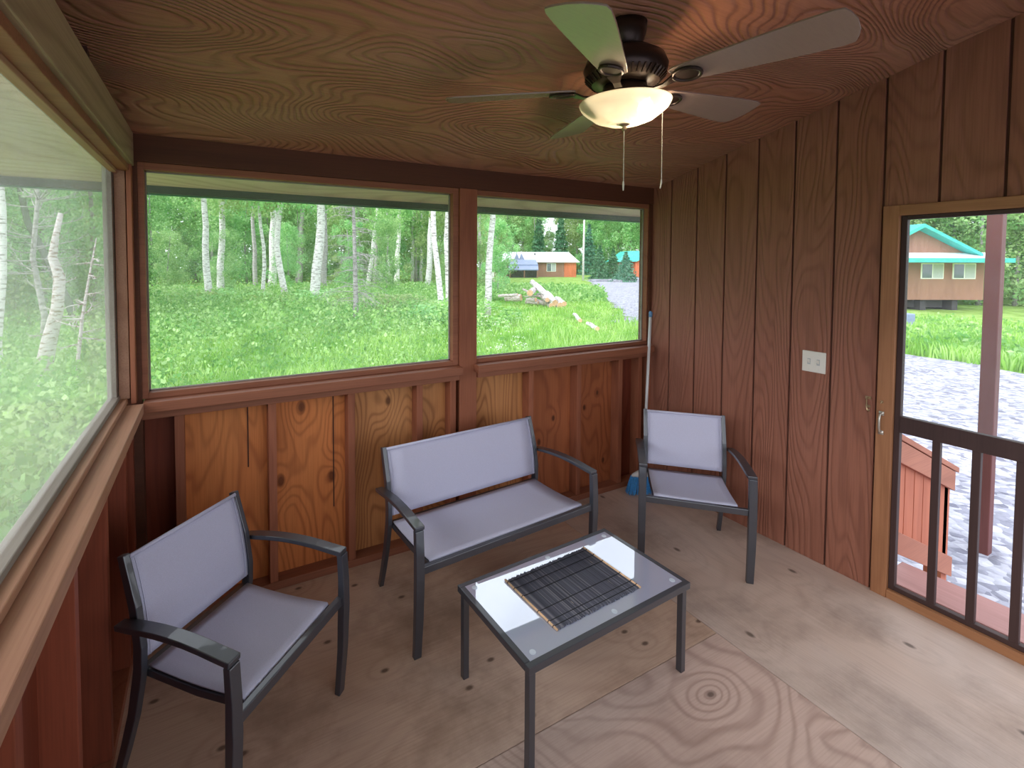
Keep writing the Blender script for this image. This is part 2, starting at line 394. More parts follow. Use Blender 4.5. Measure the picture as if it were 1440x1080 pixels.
# ------------------------------------------------------------------ SHELL
floor = empty('floor'); tag(floor, 'worn unfinished plywood porch floor laid in three sheets', 'floor', kind='structure')
MB().box(-.38, 1.968, 1.302, 2.58, -.02, 0).build('plywood_sheet', M['floorA'], floor, .001)
MB().box(-.38, 1.968, Y0, 1.298, -.02, 0).build('plywood_sheet', M['floorB'], floor, .001)
MB().box(1.972, 2.98, Y0, 2.58, -.02, 0).build('plywood_sheet', M['floorC'], floor, .001)
MB().box(-.38, 2.98, Y0, 2.58, -.2, -.021).build('floor_joist_deck', M['groove'], floor)

ceiling = empty('ceiling'); tag(ceiling, 'sloping brown stained plywood ceiling with raised wavy grain', 'ceiling', kind='structure')
MB().poly_x(-.375, 2.96, [(Y0, CZ(Y0)), (2.54, CZ(2.54)), (2.54, CZ(2.54) + .02), (Y0, CZ(Y0) + .02)]).build('plywood_panel', M['ceil'], ceiling)

# right wall: boards with sunken grooves
wr = empty('wall_right'); tag(wr, 'right wall of brown stained grooved plywood siding', 'wall', kind='structure')
gy = [2.54, 2.345] + [2.345 - .203 * k for k in range(1, 15)]
DY0, DY1, DZ = .16, 1.118, 1.918        # opening incl. casing
bm_ = MB()
for a, b in zip(gy[1:], gy[:-1]):
    y0, y1 = a + .005, b - .005
    if y1 < Y0: break
    y0 = max(y0, Y0)
    segs = []
    if y1 <= DY0 or y0 >= DY1 - .012:
        segs.append((y0, y1, 0))
    else:
        if y1 > DY1 - .012: segs.append((DY1 - .012, y1, 0)); y1 = DY1 - .012
        if y0 < DY0: segs.append((y0, DY0, 0)); y0 = DY0
        segs.append((y0, y1, DZ - .012))
    for s0, s1, zb in segs:
        bm_.poly_x(XR, XR + .012, [(s0, zb), (s1, zb), (s1, CZ(s1)), (s0, CZ(s0))])
bm_.build('siding_panel', M['wallR'], wr, .0015)
bk = MB()
bk.poly_x(XR + .008, XR + .05, [(DY1 - .03, 0), (2.58, 0), (2.58, CZ(2.58)), (DY1 - .03, CZ(DY1 - .03))])
bk.poly_x(XR + .008, XR + .05, [(DY0, DZ - .03), (DY1 - .03, DZ - .03), (DY1 - .03, CZ(DY1 - .03)), (DY0, CZ(DY0))])
bk.poly_x(XR + .008, XR + .05, [(Y0, 0), (DY0, 0), (DY0, CZ(DY0)), (Y0, CZ(Y0))])
bk.build('groove_backing', M['groove'], wr)

# back wall
wb = empty('wall_back'); tag(wb, 'back half wall of stained studs and knotty plywood under two windows', 'wall', kind='structure')
def stud(x0, x1, y0=2.50, y1=2.58, z0=.04, z1=.945, m='stud', parent=None, name='stud'):
    return BX(name, M[m], (x0, x1, y0, y1, z0, z1), parent or wb, .002)
fronts = [-.15, .246, .64, 1.032]
for x in fronts: stud(x, x + .038)
stud(1.245, 1.283)
for x in (1.81, 2.212, 2.60): stud(x, x + .038)
stud(2.80, 2.838); stud(2.892, 2.93)
ys0 = 2.575
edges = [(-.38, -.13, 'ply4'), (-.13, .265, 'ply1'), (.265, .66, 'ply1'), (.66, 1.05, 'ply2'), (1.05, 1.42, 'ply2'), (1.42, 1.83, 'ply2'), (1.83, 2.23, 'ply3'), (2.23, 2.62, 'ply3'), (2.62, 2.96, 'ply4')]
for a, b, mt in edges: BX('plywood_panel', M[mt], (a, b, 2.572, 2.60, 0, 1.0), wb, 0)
for x, z0 in ((.155, .62), (.575, .32)):   # cracks between panels
    BX('panel_crack', M['groove'], (x, x + .006, 2.569, 2.573, z0, .95), wb, 0)
BX('bottom_plate', M['frameX'], (-.30, 2.93, 2.495, 2.58, .0, .04), wb, .002)
BX('apron_board', M['frameX'], (-.27, 1.30, 2.485, 2.58, .945, .99), wb, .002)
BX('apron_board', M['frameX'], (1.425, 2.93, 2.485, 2.58, .945, .99), wb, .002)
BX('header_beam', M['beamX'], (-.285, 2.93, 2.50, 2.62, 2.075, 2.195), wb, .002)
BX('mullion_post', M['frameX'] if 0 else M['stud'], (1.308, 1.423, 2.50, 2.60, .0, 2.075), wb, .002)
# corner post build-up at the left
BX('corner_post', M['stud'], (-.305, -.287, 2.46, 2.60, 1.03, 2.06), wb, .001)
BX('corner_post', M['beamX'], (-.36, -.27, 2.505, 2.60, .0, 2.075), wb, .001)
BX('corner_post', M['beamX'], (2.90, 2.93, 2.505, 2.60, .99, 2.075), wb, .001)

def back_window(n, gx0, gx1, fx0, fx1, label):
    w = empty('window_%d' % n); tag(w, label, 'window', kind='structure')
    gz0, gz1 = 1.056, 2.043
    f = MB()
    f.box(fx0, gx0, 2.515, 2.56, 1.03, 2.075); f.box(gx1, fx1, 2.515, 2.56, 1.03, 2.075)
    f.box(gx0, gx1, 2.515, 2.56, gz1, 2.075); f.box(gx0, gx1, 2.515, 2.56, 1.03, gz0)
    f.build('window_frame', M['frameX'], w, .002)
    t = .006
    for d_ in ((gx0 - .001, gx0 + t, 2.553, 2.566, gz0, gz1), (gx1 - t, gx1 + .001, 2.553, 2.566, gz0, gz1), (gx0, gx1, 2.553, 2.566, gz1 - t, gz1), (gx0, gx1, 2.553, 2.566, gz0, gz0 + t)):
        BX('glazing_bead', M['railY'], d_, w, 0)
    MB().box(gx0, gx1, 2.557, 2.561, gz0, gz1).build('pane', M['pane'], w)
    BX('window_sill', M['frameX'], (fx0 + .01 if n == 1 else fx0 - .02, fx1 - .005, 2.44, 2.57, .985, 1.03), w, .003)
back_window(1, -.247, 1.269, -.272, 1.306, 'wide left window of the back wall looking onto birch trees')
back_window(2, 1.432, 2.888, 1.424, 2.90, 'right window of the back wall looking onto log pile and drive')

# left wall
wl = empty('wall_left'); tag(wl, 'left half wall with red stained studs under a long window', 'wall', kind='structure')
for k in range(8):
    y = 2.27 - .40 * k
    if y < Y0: break
    BX('stud', M['studshade'], (-.38, XL, y - .038, y, .04, .985), wl, .002)
BX('stud', M['studshade'], (-.38, XL, 2.44, 2.478, .04, .985), wl, .002)
BX('bottom_plate', M['stud'], (-.38, XL, Y0, 2.5, 0, .04), wl, .002)
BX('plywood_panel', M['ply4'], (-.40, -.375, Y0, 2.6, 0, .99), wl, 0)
BX('header_beam', M['beamY'], (-.37, -.28, Y0, 2.50, 2.052, 2.195), wl, .003)
g_ = MB().poly_x(-.395, -.376, [(Y0, 2.19), (2.56, 2.19), (2.56, CZ(2.56) - .0), (Y0, CZ(Y0))]); g_.build('gable_sheathing', M['groove'], wl)
for y in (1.95, 1.35, .75):
    MB().poly_x(-.375, -.337, [(y, 2.195), (y + .04, 2.195), (y + .04, CZ(y + .04)), (y, CZ(y))]).build('gable_stud', M['groove'], wl)
w3 = empty('window_3'); tag(w3, 'long hazy window of the left wall', 'window', kind='structure')
BX('window_sill', M['frameY'], (-.345, -.258, Y0, 2.44, .985, 1.03), w3, .003)
BX('sill_step', M['frameY'], (-.365, -.318, Y0, 2.47, 1.03, 1.052), w3, .003)
BX('bottom_rail', M['railY'], (-.385, -.345, Y0, 2.48, 1.03, 1.068), w3, .003)
BX('top_rail', M['frameX'], (-.335, -.295, Y0, 2.48, 2.025, 2.052), w3, .002)
BX('top_rail', M['frameY'], (-.36, -.335, Y0, 2.48, 2.012, 2.052), w3, .002)
BX('top_rail', M['railY'], (-.385, -.36, Y0, 2.48, 2.035, 2.075), w3, .002)
BX('side_rail', M['frameY'], (-.35, -.31, 2.475, 2.497, 1.05, 2.052), w3, .002)
BX('side_rail', M['railY'], (-.385, -.352, 2.44, 2.50, 1.05, 2.052), w3, .002)
MB().box(-.372, -.368, Y0, 2.46, 1.06, 2.04).build('pane', M['paneL'], w3)

re_ = empty('rear_light_block'); tag(re_, 'added rear half wall and header that hold back light behind the viewer', 'wall', kind='structure')
BX('plywood_panel', M['ply4'], (-.38, 2.93, Y0 - .04, Y0 - .001, 0, .70), re_, 0)  # unseen panel added to block low light from behind
MB().poly_y(Y0 - .08, Y0 - .001, [(-.38, 1.98), (2.93, 1.98), (2.93, CZ(Y0)), (-.38, CZ(Y0))]).build('header_beam', M['beamX'], re_)  # unseen header added to darken the upper right wall

# roof with eave, fascia and green edge
roof = empty('roof'); tag(roof, 'porch roof with weathered soffit and dark fascia seen through the windows', 'roof', kind='structure')
def RZ(y): return 2.045 + .256 * (3.03 - y)
rp = MB()
rp.poly_x(-1.3, 3.6, [(2.60, RZ(2.60)), (3.03, RZ(3.03)), (3.03, RZ(3.03) + .03), (2.60, RZ(2.60) + .03)])
rp.poly_x(-1.3, -.396, [(Y0 - .3, RZ(Y0 - .3) + .0), (2.60, RZ(2.60)), (2.60, RZ(2.60) + .03), (Y0 - .3, RZ(Y0 - .3) + .03)])
rp.build('soffit', M['soffit'], roof)
MB().poly_x(-1.3, 3.6, [(Y0 - .3, RZ(Y0 - .3) + .04), (3.05, RZ(3.05) + .04), (3.05, RZ(3.05) + .10), (Y0 - .3, RZ(Y0 - .3) + .10)]).build('roof_deck', M['greenmetal'], roof)
BX('fascia', M['fascia'], (-1.32, 3.6, 3.03, 3.06, 2.005, 2.13), roof, 0)
BX('drip_edge', M['greenmetal'], (-1.34, 3.62, 3.06, 3.075, 1.998, 2.12), roof, 0)
MB().poly_x(-1.33, -1.30, [(Y0 - .3, RZ(Y0 - .3) - .04), (3.05, RZ(3.05) - .04), (3.05, RZ(3.05) + .09), (Y0 - .3, RZ(Y0 - .3) + .09)]).build('rake_board', M['fascia'], roof)

# ------------------------------------------------------------------ DOOR
door = empty('door_1', (XR, .6, 0)); tag(door, 'screen door in the right wall with balusters below its mid rail', 'door', kind='structure')
def DX(name, mat, x0, x1, y0, y1, z0, z1, parent=door, bev=.002):
    return BX(name, M[mat], (x0 - XR, x1 - XR, y0 - .6, y1 - .6, z0, z1), parent, bev)
DX('casing', 'casing', XR - .016, XR + .05, 1.058, 1.12, 0, 1.918)
DX('casing', 'casing', XR - .016, XR + .05, .16, .22, 0, 1.918)
DX('casing', 'casingY', XR - .0155, XR + .0495, .22, 1.058, 1.868, 1.9175)
DX('threshold', 'casingY', XR - .012, XR + .07, .22, 1.058, 0, .042)
DX('door_frame', 'doordark', XR + .005, XR + .035, 1.034, 1.057, .043, 1.867)
DX('door_frame', 'doordark', XR + .005, XR + .035, .225, .25, .043, 1.867)
DX('door_frame', 'doordark', XR + .005, XR + .035, .25, 1.034, 1.848, 1.867)
DX('door_frame', 'doordark', XR + .005, XR + .035, .25, 1.034, .043, .066)
DX('mid_rail', 'doordark', XR, XR + .032, .25, 1.034, .826, .905)
for k in range(5):
    y = .888 - .13 * k
    DX('baluster', 'doordark', XR + .004, XR + .030, y, y + .028, .066, .826)
MB().box(.018, .021, .25 - .6, 1.034 - .6, .905, 1.848).build('screen', M['paneD'], door)
h = MB().tube([(-.018, .498, .81), (-.034, .498, .815), (-.040, .498, .84), (-.040, .498, .875), (-.034, .498, .90), (-.018, .498, .905)], .0045, 8)
h.box(-.020, -.016, .488, .508, .80, .82); h.box(-.020, -.016, .488, .508, .895, .915)
tag(h.build('door_handle', M['chrome'], door, smooth=True), 'small silver pull handle')
hk = MB().box(-.019, -.016, .493, .503, .955, .968).tube([(-.018, .498, .962), (-.026, .498, .962), (-.03, .498, .955)], .0025, 6)
hk.build('latch_eye', M['brass'], door)

hook = MB().tube([(-.001, 0, .03), (-.012, 0, .03), (-.018, 0, .022), (-.018, 0, -.015), (-.02, -.004, -.03), (-.012, -.008, -.036), (-.008, -.006, -.028)], .003, 8)
hook.box(-.004, -.0, -.012, .012, .022, .036).box(-.004, -.0, -.01, .01, -.02, -.008)
ho = hook.build('latch_hook', M['brass']); ho.location = (XR, 1.159, .936)
tag(ho, 'small brass latch hook screwed to the brown siding beside the door', 'hook')

sw = empty('light_switch', (XR, 1.408, 1.10)); tag(sw, 'ivory double light switch plate on the brown grooved wall', 'light switch')
MB().box(-.006, .002, -.0575, .0575, -.0575, .0575).build('cover_plate', M['plate'], sw, .003)
for dy in (-.023, .023):
    t = MB().poly_y(dy - .005, dy + .005, [(-.005, -.012), (-.005, .012), (-.017, .013), (-.015, .004)]).build('toggle', M['plate'], sw, .001)
    MB().box(-.0068, -.0058, dy - .0075, dy + .0075, -.016, .016).build('toggle_slot', M['curtain'], t)
for dy in (-.023, .023):
    for dz in (-.042, .042): MB().tube([(-.0058, dy, dz), (-.0074, dy, dz)], .003, 10).build('screw', M['plate'], sw)

# ------------------------------------------------------------------ SEATING
DM, FB = M['darkmetal'], M['fabric']
def seating(name, W, n_loc, rz, label, cat, n_center=False):
    t = empty(name, n_loc, rz); tag(t, label, cat)
    hw = W / 2; pw = hw - .052            # post outer face half-width
    armz = .558
    for s in (-1, 1):
        xo = s * (hw - .019)
        # front leg : foot -> kink at seat -> arm corner
        MB().rect_sweep([(xo, .022, 0), (xo, .006, .18), (xo, .0, .345), (xo, .0, .45), (xo, .006, armz - .012)], (1, 0, 0), [.034, .037, .038, .038, .038], [.022, .026, .03, .026, .024]).build('leg', DM, t, .003)
        # rear leg
        xp = s * (pw - .011)
        MB().rect_sweep([(xp, .520, 0), (xp, .485, .10), (xp, .447, .22), (xp, .422, .34), (xp, .416, .375)], (1, 0, 0), .022, [.026, .03, .034, .038, .038]).build('leg', DM, t, .003)
        MB().rect_sweep([(xp, .416, .37), (xp, .414, .45), (xp, .432, .57), (xp, .480, .724)], (1, 0, 0), .022, [.038, .038, .036, .03]).build('back_post', DM, t, .003)
        # arm : flat, slightly arched, passes outside the post
        xa = s * (hw - .022)
        pts = [(xa, -.002, armz - .004)]
        for k in range(1, 9):
            u = k / 8; pts.append((xa - s * .004 * u, u * .450, armz - .006 + .015 * math.sin(math.pi * u) - .018 * u * u))
        MB().rect_sweep(pts, (1, 0, 0), [.044] * 8 + [.036], .017).build('armrest', DM, t, .003)
        # seat side rail
        xr = s * (pw - .034)
        MB().rect_sweep([(xr, .012, .372), (xr, .2, .354), (xr, .418, .355)], (1, 0, 0), .02, .024).build('side_rail', DM, t, .003)
    MB().box(-hw + .036, hw - .036, -.004, .018, .357, .390).build('front_rail', DM, t, .003)
    MB().box(-pw + .02, pw - .02, .405, .43, .350, .373).build('rear_rail', DM, t, .003)
    if n_center:
        MB().box(-.012, .012, .02, .41, .335, .352).build('centre_rail', DM, t, .003)
    # sling seat
    sw_ = pw - .036
    def sheet(path, nx, wid, sag, nrm, th=.006, hemr=0):
        # path list of (y,z); nx columns
        g = MB(); vs = []; m = len(path); NXY = nx + 1
        for side in (0, 1):
            for i, (y, z) in enumerate(path):
                for j in range(NXY):
                    u = j / nx * 2 - 1; f = (1 - u * u) * math.sin(math.pi * i / (m - 1)) * sag
                    off = th * side
                    vs.append((u * wid, y + nrm[0] * (f + off), z + nrm[1] * (f + off)))
        fs = []; K = m * NXY
        for i in range(m - 1):
            for j in range(nx):
                a = i * NXY + j
                fs.append((a, a + 1, a + NXY + 1, a + NXY)); fs.append((K + a, K + a + NXY, K + a + NXY + 1, K + a + 1))
        for i in range(m - 1):
            for j in (0, nx):
                a = i * NXY + j; fs.append((a, a + NXY, K + a + NXY, K + a))
        for i in (0, m - 1):
            for j in range(nx):
                a = i * NXY + j; fs.append((a, a + 1, K + a + 1, K + a))
        return g.add(vs, fs)
    n = 12
    path = [(.030 + (.40 - .030) * k / n, .393 - .012 * k / n - .008 * math.sin(math.pi * k / n)) for k in range(n + 1)]
    path = [(.024, .372), (.025, .387)] + path
    s_ = sheet(path, 10, sw_ + .008, .008, (0, -1)).build('seat', FB, t, smooth=True)
    pb = []
    for k in range(n + 1):
        u = k / n; z = .41 + u * .310
        y = .402 + .010 * u + .056 * u ** 2.0
        pb.append((y, z))
    b_ = sheet(pb, 10, pw - .022, .012, (1, -.1)).build('backrest', FB, t, smooth=True)
    MB().tube([(-pw + .02, .464, .718), (pw - .02, .464, .718)], .007, 8).build('top_hem', FB, b_, smooth=True)
    for s in (-1, 1): MB().rect_sweep([(s * (pw - .034), y - .0015, z) for y, z in pb], (1, 0, 0), .0022, .003).build('side_seam', FB, b_)
    return t
seating('garden_chair', .567, (.236, 1.583, 0), R(42.7), 'dark metal armchair with grey mesh sling at the left, below the long hazy window', 'chair')
seating('garden_chair', .562, (2.231, 1.603, 0), R(-44.7), 'dark metal armchair with grey mesh sling in the corner in front of the broom', 'chair')
seating('garden_bench', 1.05, (1.246, 1.806, 0), R(4.0), 'two-seat dark metal bench with grey mesh sling against the plywood back wall', 'bench', True)

# ------------------------------------------------------------------ COFFEE TABLE
tb = empty('coffee_table', (1.264, 1.43, 0), R(2.5)); tag(tb, 'low dark metal coffee table with a frosted glass top', 'table')
TW, TD, TZ = .812, .452, .368
hx, hy = TW / 2, TD / 2
fr = MB()
fr.box(-hx, hx, -hy, -hy + .022, TZ - .026, TZ).box(-hx, hx, hy - .022, hy, TZ - .026, TZ).box(-hx, -hx + .022, -hy + .022, hy - .022, TZ - .026, TZ).box(hx - .022, hx, -hy + .022, hy - .022, TZ - .026, TZ)
fr.build('table_frame', DM, tb, .002)
for sx in (-1, 1):
    for sy in (-1, 1):
        x, y = sx * (hx - .022), sy * (hy - .022)
        MB().box(x - .0125, x + .0125, y - .0125, y + .0125, 0, TZ - .026).build('leg', DM, tb, .002)
gl = MB().box(-hx + .020, hx - .020, -hy + .020, hy - .020, TZ - .007, TZ - .001).build('glass_top', M['glass'], tb, .001)
for x, y in ((-.355, -.18), (-.355, .18), (.355, -.18), (.355, .18), (0.02, -.185), (0.02, .185)):
    MB().lathe([(.001, 0), (.011, 0), (.011, .0012), (.001, .0016)], (x, y, TZ - .001), 16).build('suction_pad', M['pad'], tb)

pm = empty('placemat', (1.252, 1.431, TZ - .0005), R(3.0)); tag(pm, 'black reed placemat with pale bamboo ends lying on the glass table', 'placemat')
ms = MB(); n = 105
for k in range(n):
    x = -.209 + .418 * k / (n - 1)
    j = random.uniform(-.004, .004); j2 = random.uniform(-.004, .004)
    ms.tube([(x, -.150 + j, .0026 + random.uniform(0, .0008)), (x + random.uniform(-.0006, .0006), .150 + j2, .0026 + random.uniform(0, .0008))], .00195, 5)
ms.build('reed_mat', M['stick'], pm, smooth=True)
for s in (-1, 1):
    MB().tube([(s * .2145, -.153, .0042), (s * .2145, .153, .0042)], .0042, 10).build('bamboo_stick', M['bamboo'], pm, smooth=True)
for y in (-.134, -.108, -.052, .04, .09, .132):
    MB().box(-.219, .219, y - .0011, y + .0011, .0046, .0060).build('thread', M['thread'], pm)
    for s in (-1, 1):
        pass
for y in (-.134, -.108, -.052, .04, .09, .132):
    for s in (-1, 1): MB().tube([(s * .2145, y - .0014, .0042), (s * .2145, y + .0014, .0042)], .0049, 10).build('thread_wrap', M['thread'], pm)

# ------------------------------------------------------------------ BROOM
br = empty('broom', (2.70, 2.37, 0)); tag(br, 'blue bristled broom with a white handle leaning in the corner', 'broom')
top = Vector((.168, .088, 1.285)); low = Vector((.018, -.0, .165))
hd = MB().tube([low, low.lerp(top, .5), low.lerp(top, .965)], .0105, 12).build('handle', M['white'], br, smooth=True)
MB().tube([low.lerp(top, .963), low.lerp(top, .992), low.lerp(top, 1.0)], [.0125, .0125, .008], 12).build('handle_tip', M['bluecap'], br, smooth=True)
ax = Vector((.93, -.36, 0)).normalized(); ay = Vector((.36, .93, 0)).normalized()
cap = MB(); rings = []
for w, d, z in ((.075, .019, .125), (.072, .019, .14), (.05, .017, .153), (.02, .015, .165), (.014, .014, .19)):
    rings.append([tuple(ax * w * math.copysign(abs(math.cos(a)) ** .6, math.cos(a)) + ay * d * math.sin(a) + Vector((.0, 0, z))) for a in [2 * math.pi * k / 16 for k in range(16)]])
cap.ring_path(rings).build('broom_block', M['white'], br, smooth=True)
bb = MB()
for i in range(26):
    for j in range(5):
        u = -1 + 2 * i / 25; v = -1 + 2 * j / 4
        a = ax * u * .070 + ay * v * .015 + Vector((0, 0, .128)); b = ax * (u * .105 + random.uniform(-.004, .004)) + ay * (v * .03 + random.uniform(-.003, .003)) + Vector((0, 0, random.uniform(0.003, .01)))
        bb.tube([a, a.lerp(b, .5) + Vector((0, 0, 0)), b], [.0028, .0034, .003], 4)
bb.build('bristles', M['bristle'], br)

# ------------------------------------------------------------------ CEILING FAN
FX, FY = 1.35, 1.29
fan = empty('ceiling_fan', (FX, FY, 0)); tag(fan, 'five-blade ceiling fan with a lit frosted glass bowl lamp', 'ceiling fan')
cz = CZ(FY)
MB().lathe([(.001, cz - .105), (.035, cz - .103), (.058, cz - .08), (.070, cz - .04), (.074, cz + .0)], seg=36).build('canopy', M['bronze'], fan, smooth=True)
MB().lathe([(.014, cz - .18), (.014, cz - .09)], seg=16).build('downrod', M['bronze'], fan, smooth=True)
hs_ = MB().lathe([(.001, 2.415), (.04, 2.413), (.095, 2.402), (.135, 2.375), (.147, 2.345), (.140, 2.315), (.115, 2.29), (.09, 2.282), (.001, 2.281)], seg=48).build('motor_housing', M['bronze'], fan, smooth=True)
vt = MB()
for k in range(40):
    a = 2 * math.pi * k / 40
    vt.rect_sweep([(math.cos(a) * .118, math.sin(a) * .118, 2.2895), (math.cos(a) * .1415, math.sin(a) * .1415, 2.3135)], (-math.sin(a), math.cos(a), 0), .006, .004)
vt.build('vent_slats', M['bronze'], hs_)
MB().lathe([(.001, 2.282), (.075, 2.281), (.082, 2.262), (.085, 2.235), (.06, 2.222), (.001, 2.221)], seg=36).build('switch_housing', M['bronze'], fan, smooth=True)
def blade_mesh():
    # outline in local x (radius) / y (width)
    out = []
    xs = [.175, .19, .25, .35, .45, .55, .62, .645]
    hw_ = [.036, .046, .054, .064, .074, .083, .086, .080]
    top_ = [(x, h) for x, h in zip(xs, hw_)]
    tip = [(.655, .060), (.664, .025), (.664, -.02), (.655, -.058)]
    bot = [(x, -h) for x, h in zip(xs[::-1], hw_[::-1])]
    return top_ + tip + bot
outl = blade_mesh()
def blade(ang):
    e = Matrix.Rotation(R(ang), 4, 'Z') @ Matrix.Translation((0, 0, 2.272)) @ Matrix.Rotation(R(-12), 4, 'X')
    g = MB(); n = len(outl)
    vs = [e @ Vector((x, y, .003)) for x, y in outl] + [e @ Vector((x, y, -.003)) for x, y in outl]
    fs = [tuple(range(n)), tuple(range(n, 2 * n))[::-1]] + [(i, n + i, n + (i + 1) % n, (i + 1) % n) for i in range(n)]
    b = g.add(vs, fs).build('blade', M['blade'], fan, .001)
    # blade iron : arm plus oval ring plate under the blade
    iron = MB()
    rot = Matrix.Rotation(R(ang), 4, 'Z')
    pts = [rot @ Vector(p) for p in ((.075, 0, 2.262), (.11, 0, 2.246), (.145, 0, 2.25), (.18, 0, 2.262))]
    iron.rect_sweep(pts, rot @ Vector((0, 1, 0)), [.034, .026, .024, .05], .006)
    ring = []
    for k in range(25):
        a = 2 * math.pi * k / 24; ring.append(e @ Vector((.222 + .044 * math.cos(a), .036 * math.sin(a), -.0095)))
    iron.tube(ring, .006, 8)
    pl = [e @ Vector((.222 + .040 * math.cos(2 * math.pi * k / 20), .032 * math.sin(2 * math.pi * k / 20), z)) for z in (-.004, -.010) for k in range(20)]
    iron.add(pl, [tuple(range(20)), tuple(range(20, 40))[::-1]] + [(i, 20 + i, 20 + (i + 1) % 20, (i + 1) % 20) for i in range(20)])
    iron.build('blade_iron', M['bronze'], b, smooth=False)
for a in (-147, -75, -3, 69, 141): blade(a)
# bowl: open-topped frosted shell
prof_o = [(.001, 2.146), (.03, 2.147), (.07, 2.153), (.105, 2.167), (.125, 2.183), (.138, 2.193), (.150, 2.204), (.157, 2.218), (.158, 2.222)]
bowl = MB().lathe(prof_o, seg=56)
bo = bowl.build('lamp_bowl', M['lampglass'], fan, smooth=True)
# remove the flat cap of the lathe at the rim so that the bowl stays open
bm = bmesh.new(); bm.from_mesh(bo.data)
for f_ in [f_ for f_ in bm.faces if len(f_.verts) > 10 and f_.calc_center_median().z > 2.2]: bm.faces.remove(f_)
bm.to_mesh(bo.data); bm.free()
sm = bo.modifiers.new('thick', 'SOLIDIFY'); sm.thickness = .003; sm.offset = 1
MB().lathe([(.001, 2.122), (.007, 2.124), (.010, 2.130), (.006, 2.136), (.012, 2.140), (.022, 2.146), (.022, 2.149), (.001, 2.1495)], seg=24).build('finial', M['brass'], fan, smooth=True)
MB().lathe([(.001, 2.223), (.004, 2.223), (.004, 2.147), (.001, 2.147)][::-1], seg=10).build('lamp_stem', M['brass'], fan)
for dx, dy, mt in ((.07, -.035, 'bulb'), (-.07, .035, 'plate')):
    bl = MB().lathe([(.001, -.045), (.014, -.042), (.024, -.03), (.028, -.012), (.024, .006), (.014, .022), (.012, .04), (.001, .041)][::-1], (dx, dy, 2.212), 20)
    bl.build('bulb', M[mt], fan, smooth=True)
def chain(x, y, z1, z0, bend=0):
    g = MB(); k = 0; z = z1
    g.tube([(x, y, z1), (x, y, (z1 + z0) / 2), (x + .001, y, z0 + .03)], .0012, 5)
    while z > z0 + .03:
        g.lathe([(.0003, -.0018), (.0019, 0), (.0003, .0018)], (x, y, z), 6); z -= .0065
    g.tube([(x, y, z0 + .034), (x, y, z0 + .022), (x - bend, y, z0)], [.0022, .0035, .002], 8)
    return g.build('pull_chain', M['brass'] if 0 else M['plate'], fan)
chain(0, 0, 2.123, 1.905)
chain(.135, -.055, 2.235, 1.915, .006)

# ------------------------------------------------------------------ OUTSIDE STEPS, RAILING, POST
st = empty('porch_steps', (3.0, .6, -.6)); tag(st, 'faded wooden porch steps outside the screen door', 'steps')
for x0, x1, z in ((0., .275, .5), (.285, .56, .5), (.60, .86, .24)):
    MB().box(x0, x1, -.6, .62, z - .04, z).build('tread', M['deck'], st, .003)
for y in (-.55, 0., .57):
    MB().poly_y(y - .02, y + .02, [(0, 0), (.88, 0), (.88, .2), (.58, .2), (.58, .46), (0, .46)]).build('stringer', M['railcap'], st)
ra = empty('stair_railing', (3.0, 1.25, 0)); tag(ra, 'red board stair railing sloping down beside the porch steps', 'railing')
def rl(x): return .735 - .43 * (x - .24)      # top line, local x
for k in range(9):
    x0 = .10 + k * .128; x1 = x0 + .12
    MB().poly_y(-.012, .012, [(x0, rl(x0) - .62), (x1, rl(x1) - .62), (x1, rl(x1) - .03), (x0, rl(x0) - .03)]).build('railing_board', M['railred'], ra, .002)
MB().poly_y(-.045, .045, [(.02, rl(.02)), (1.30, rl(1.30)), (1.30, rl(1.30) + .035), (.02, rl(.02) + .035)]).build('cap_rail', M['railcap'], ra, .003)
MB().poly_y(-.04, -.013, [(.02, rl(.02) - .13), (1.26, rl(1.26) - .13), (1.26, rl(1.26) - .005), (.02, rl(.02) - .005)]).build('top_rail', M['railcap'], ra, .003)
MB().poly_y(-.04, -.013, [(.02, rl(.02) - .64), (1.26, rl(1.26) - .70), (1.26, rl(1.26) - .57), (.02, rl(.02) - .51)]).build('bottom_rail', M['railcap'], ra, .003)
MB().box(1.185, 1.275, -.012, .078, -.6, .28).build('newel_post', M['railred'], ra, .003)
MB().box(.0, .09, -.012, .078, -.6, .80).build('newel_post', M['railred'], ra, .003)
pp = MB().box(5.22, 5.31, 1.29, 1.375, -.62, 3.0).build('porch_post', M['postred'], None, .006); tag(pp, 'maroon square post standing in the gravel outside the door', 'post')

# ------------------------------------------------------------------ TERRAIN
def terr(x, y):
    s = np.clip((x - 17) / 10, 0, 1); s = s * s * (3 - 2 * s)
    k = np.clip((.62 * x - y) / 6, 0, 1)
    return -.6 - .75 * s * k
gb = [(-16, -30), (-16, -1.2), (3.3, -1.2), (3.3, 1.6), (6.2, 4.0), (9.5, 6.6), (12.2, 10.6), (13.3, 12.6), (16.1, 15.4), (19, 19), (23, 23.4), (43.5, 47.3), (60, 62), (66, 54), (40, 30), (24, 12.5), (15.6, 6.4), (15.1, 5.0), (14.4, 2.2), (13.5, -6), (13, -30)]  # stretch behind and left of the porch added to bounce less green light inside
def ingravel(x, y, poly=gb):
    x = np.asarray(x, float); y = np.asarray(y, float); c = np.zeros(x.shape, bool)
    n = len(poly); j = n - 1
    for i in range(n):
        xi, yi = poly[i]; xj, yj = poly[j]
        cond = ((yi > y) != (yj > y)) & (x < (xj - xi) * (y - yi) / (yj - yi + 1e-12) + xi)
        c ^= cond; j = i
    return c
gx = np.concatenate([np.linspace(-120, -10, 12), np.linspace(-9, 60, 70), np.linspace(64, 200, 18)])
gyy = np.concatenate([np.linspace(-120, -10, 12), np.linspace(-9, 60, 70), np.linspace(64, 200, 18)])
g = MB(); nx, ny = len(gx), len(gyy)
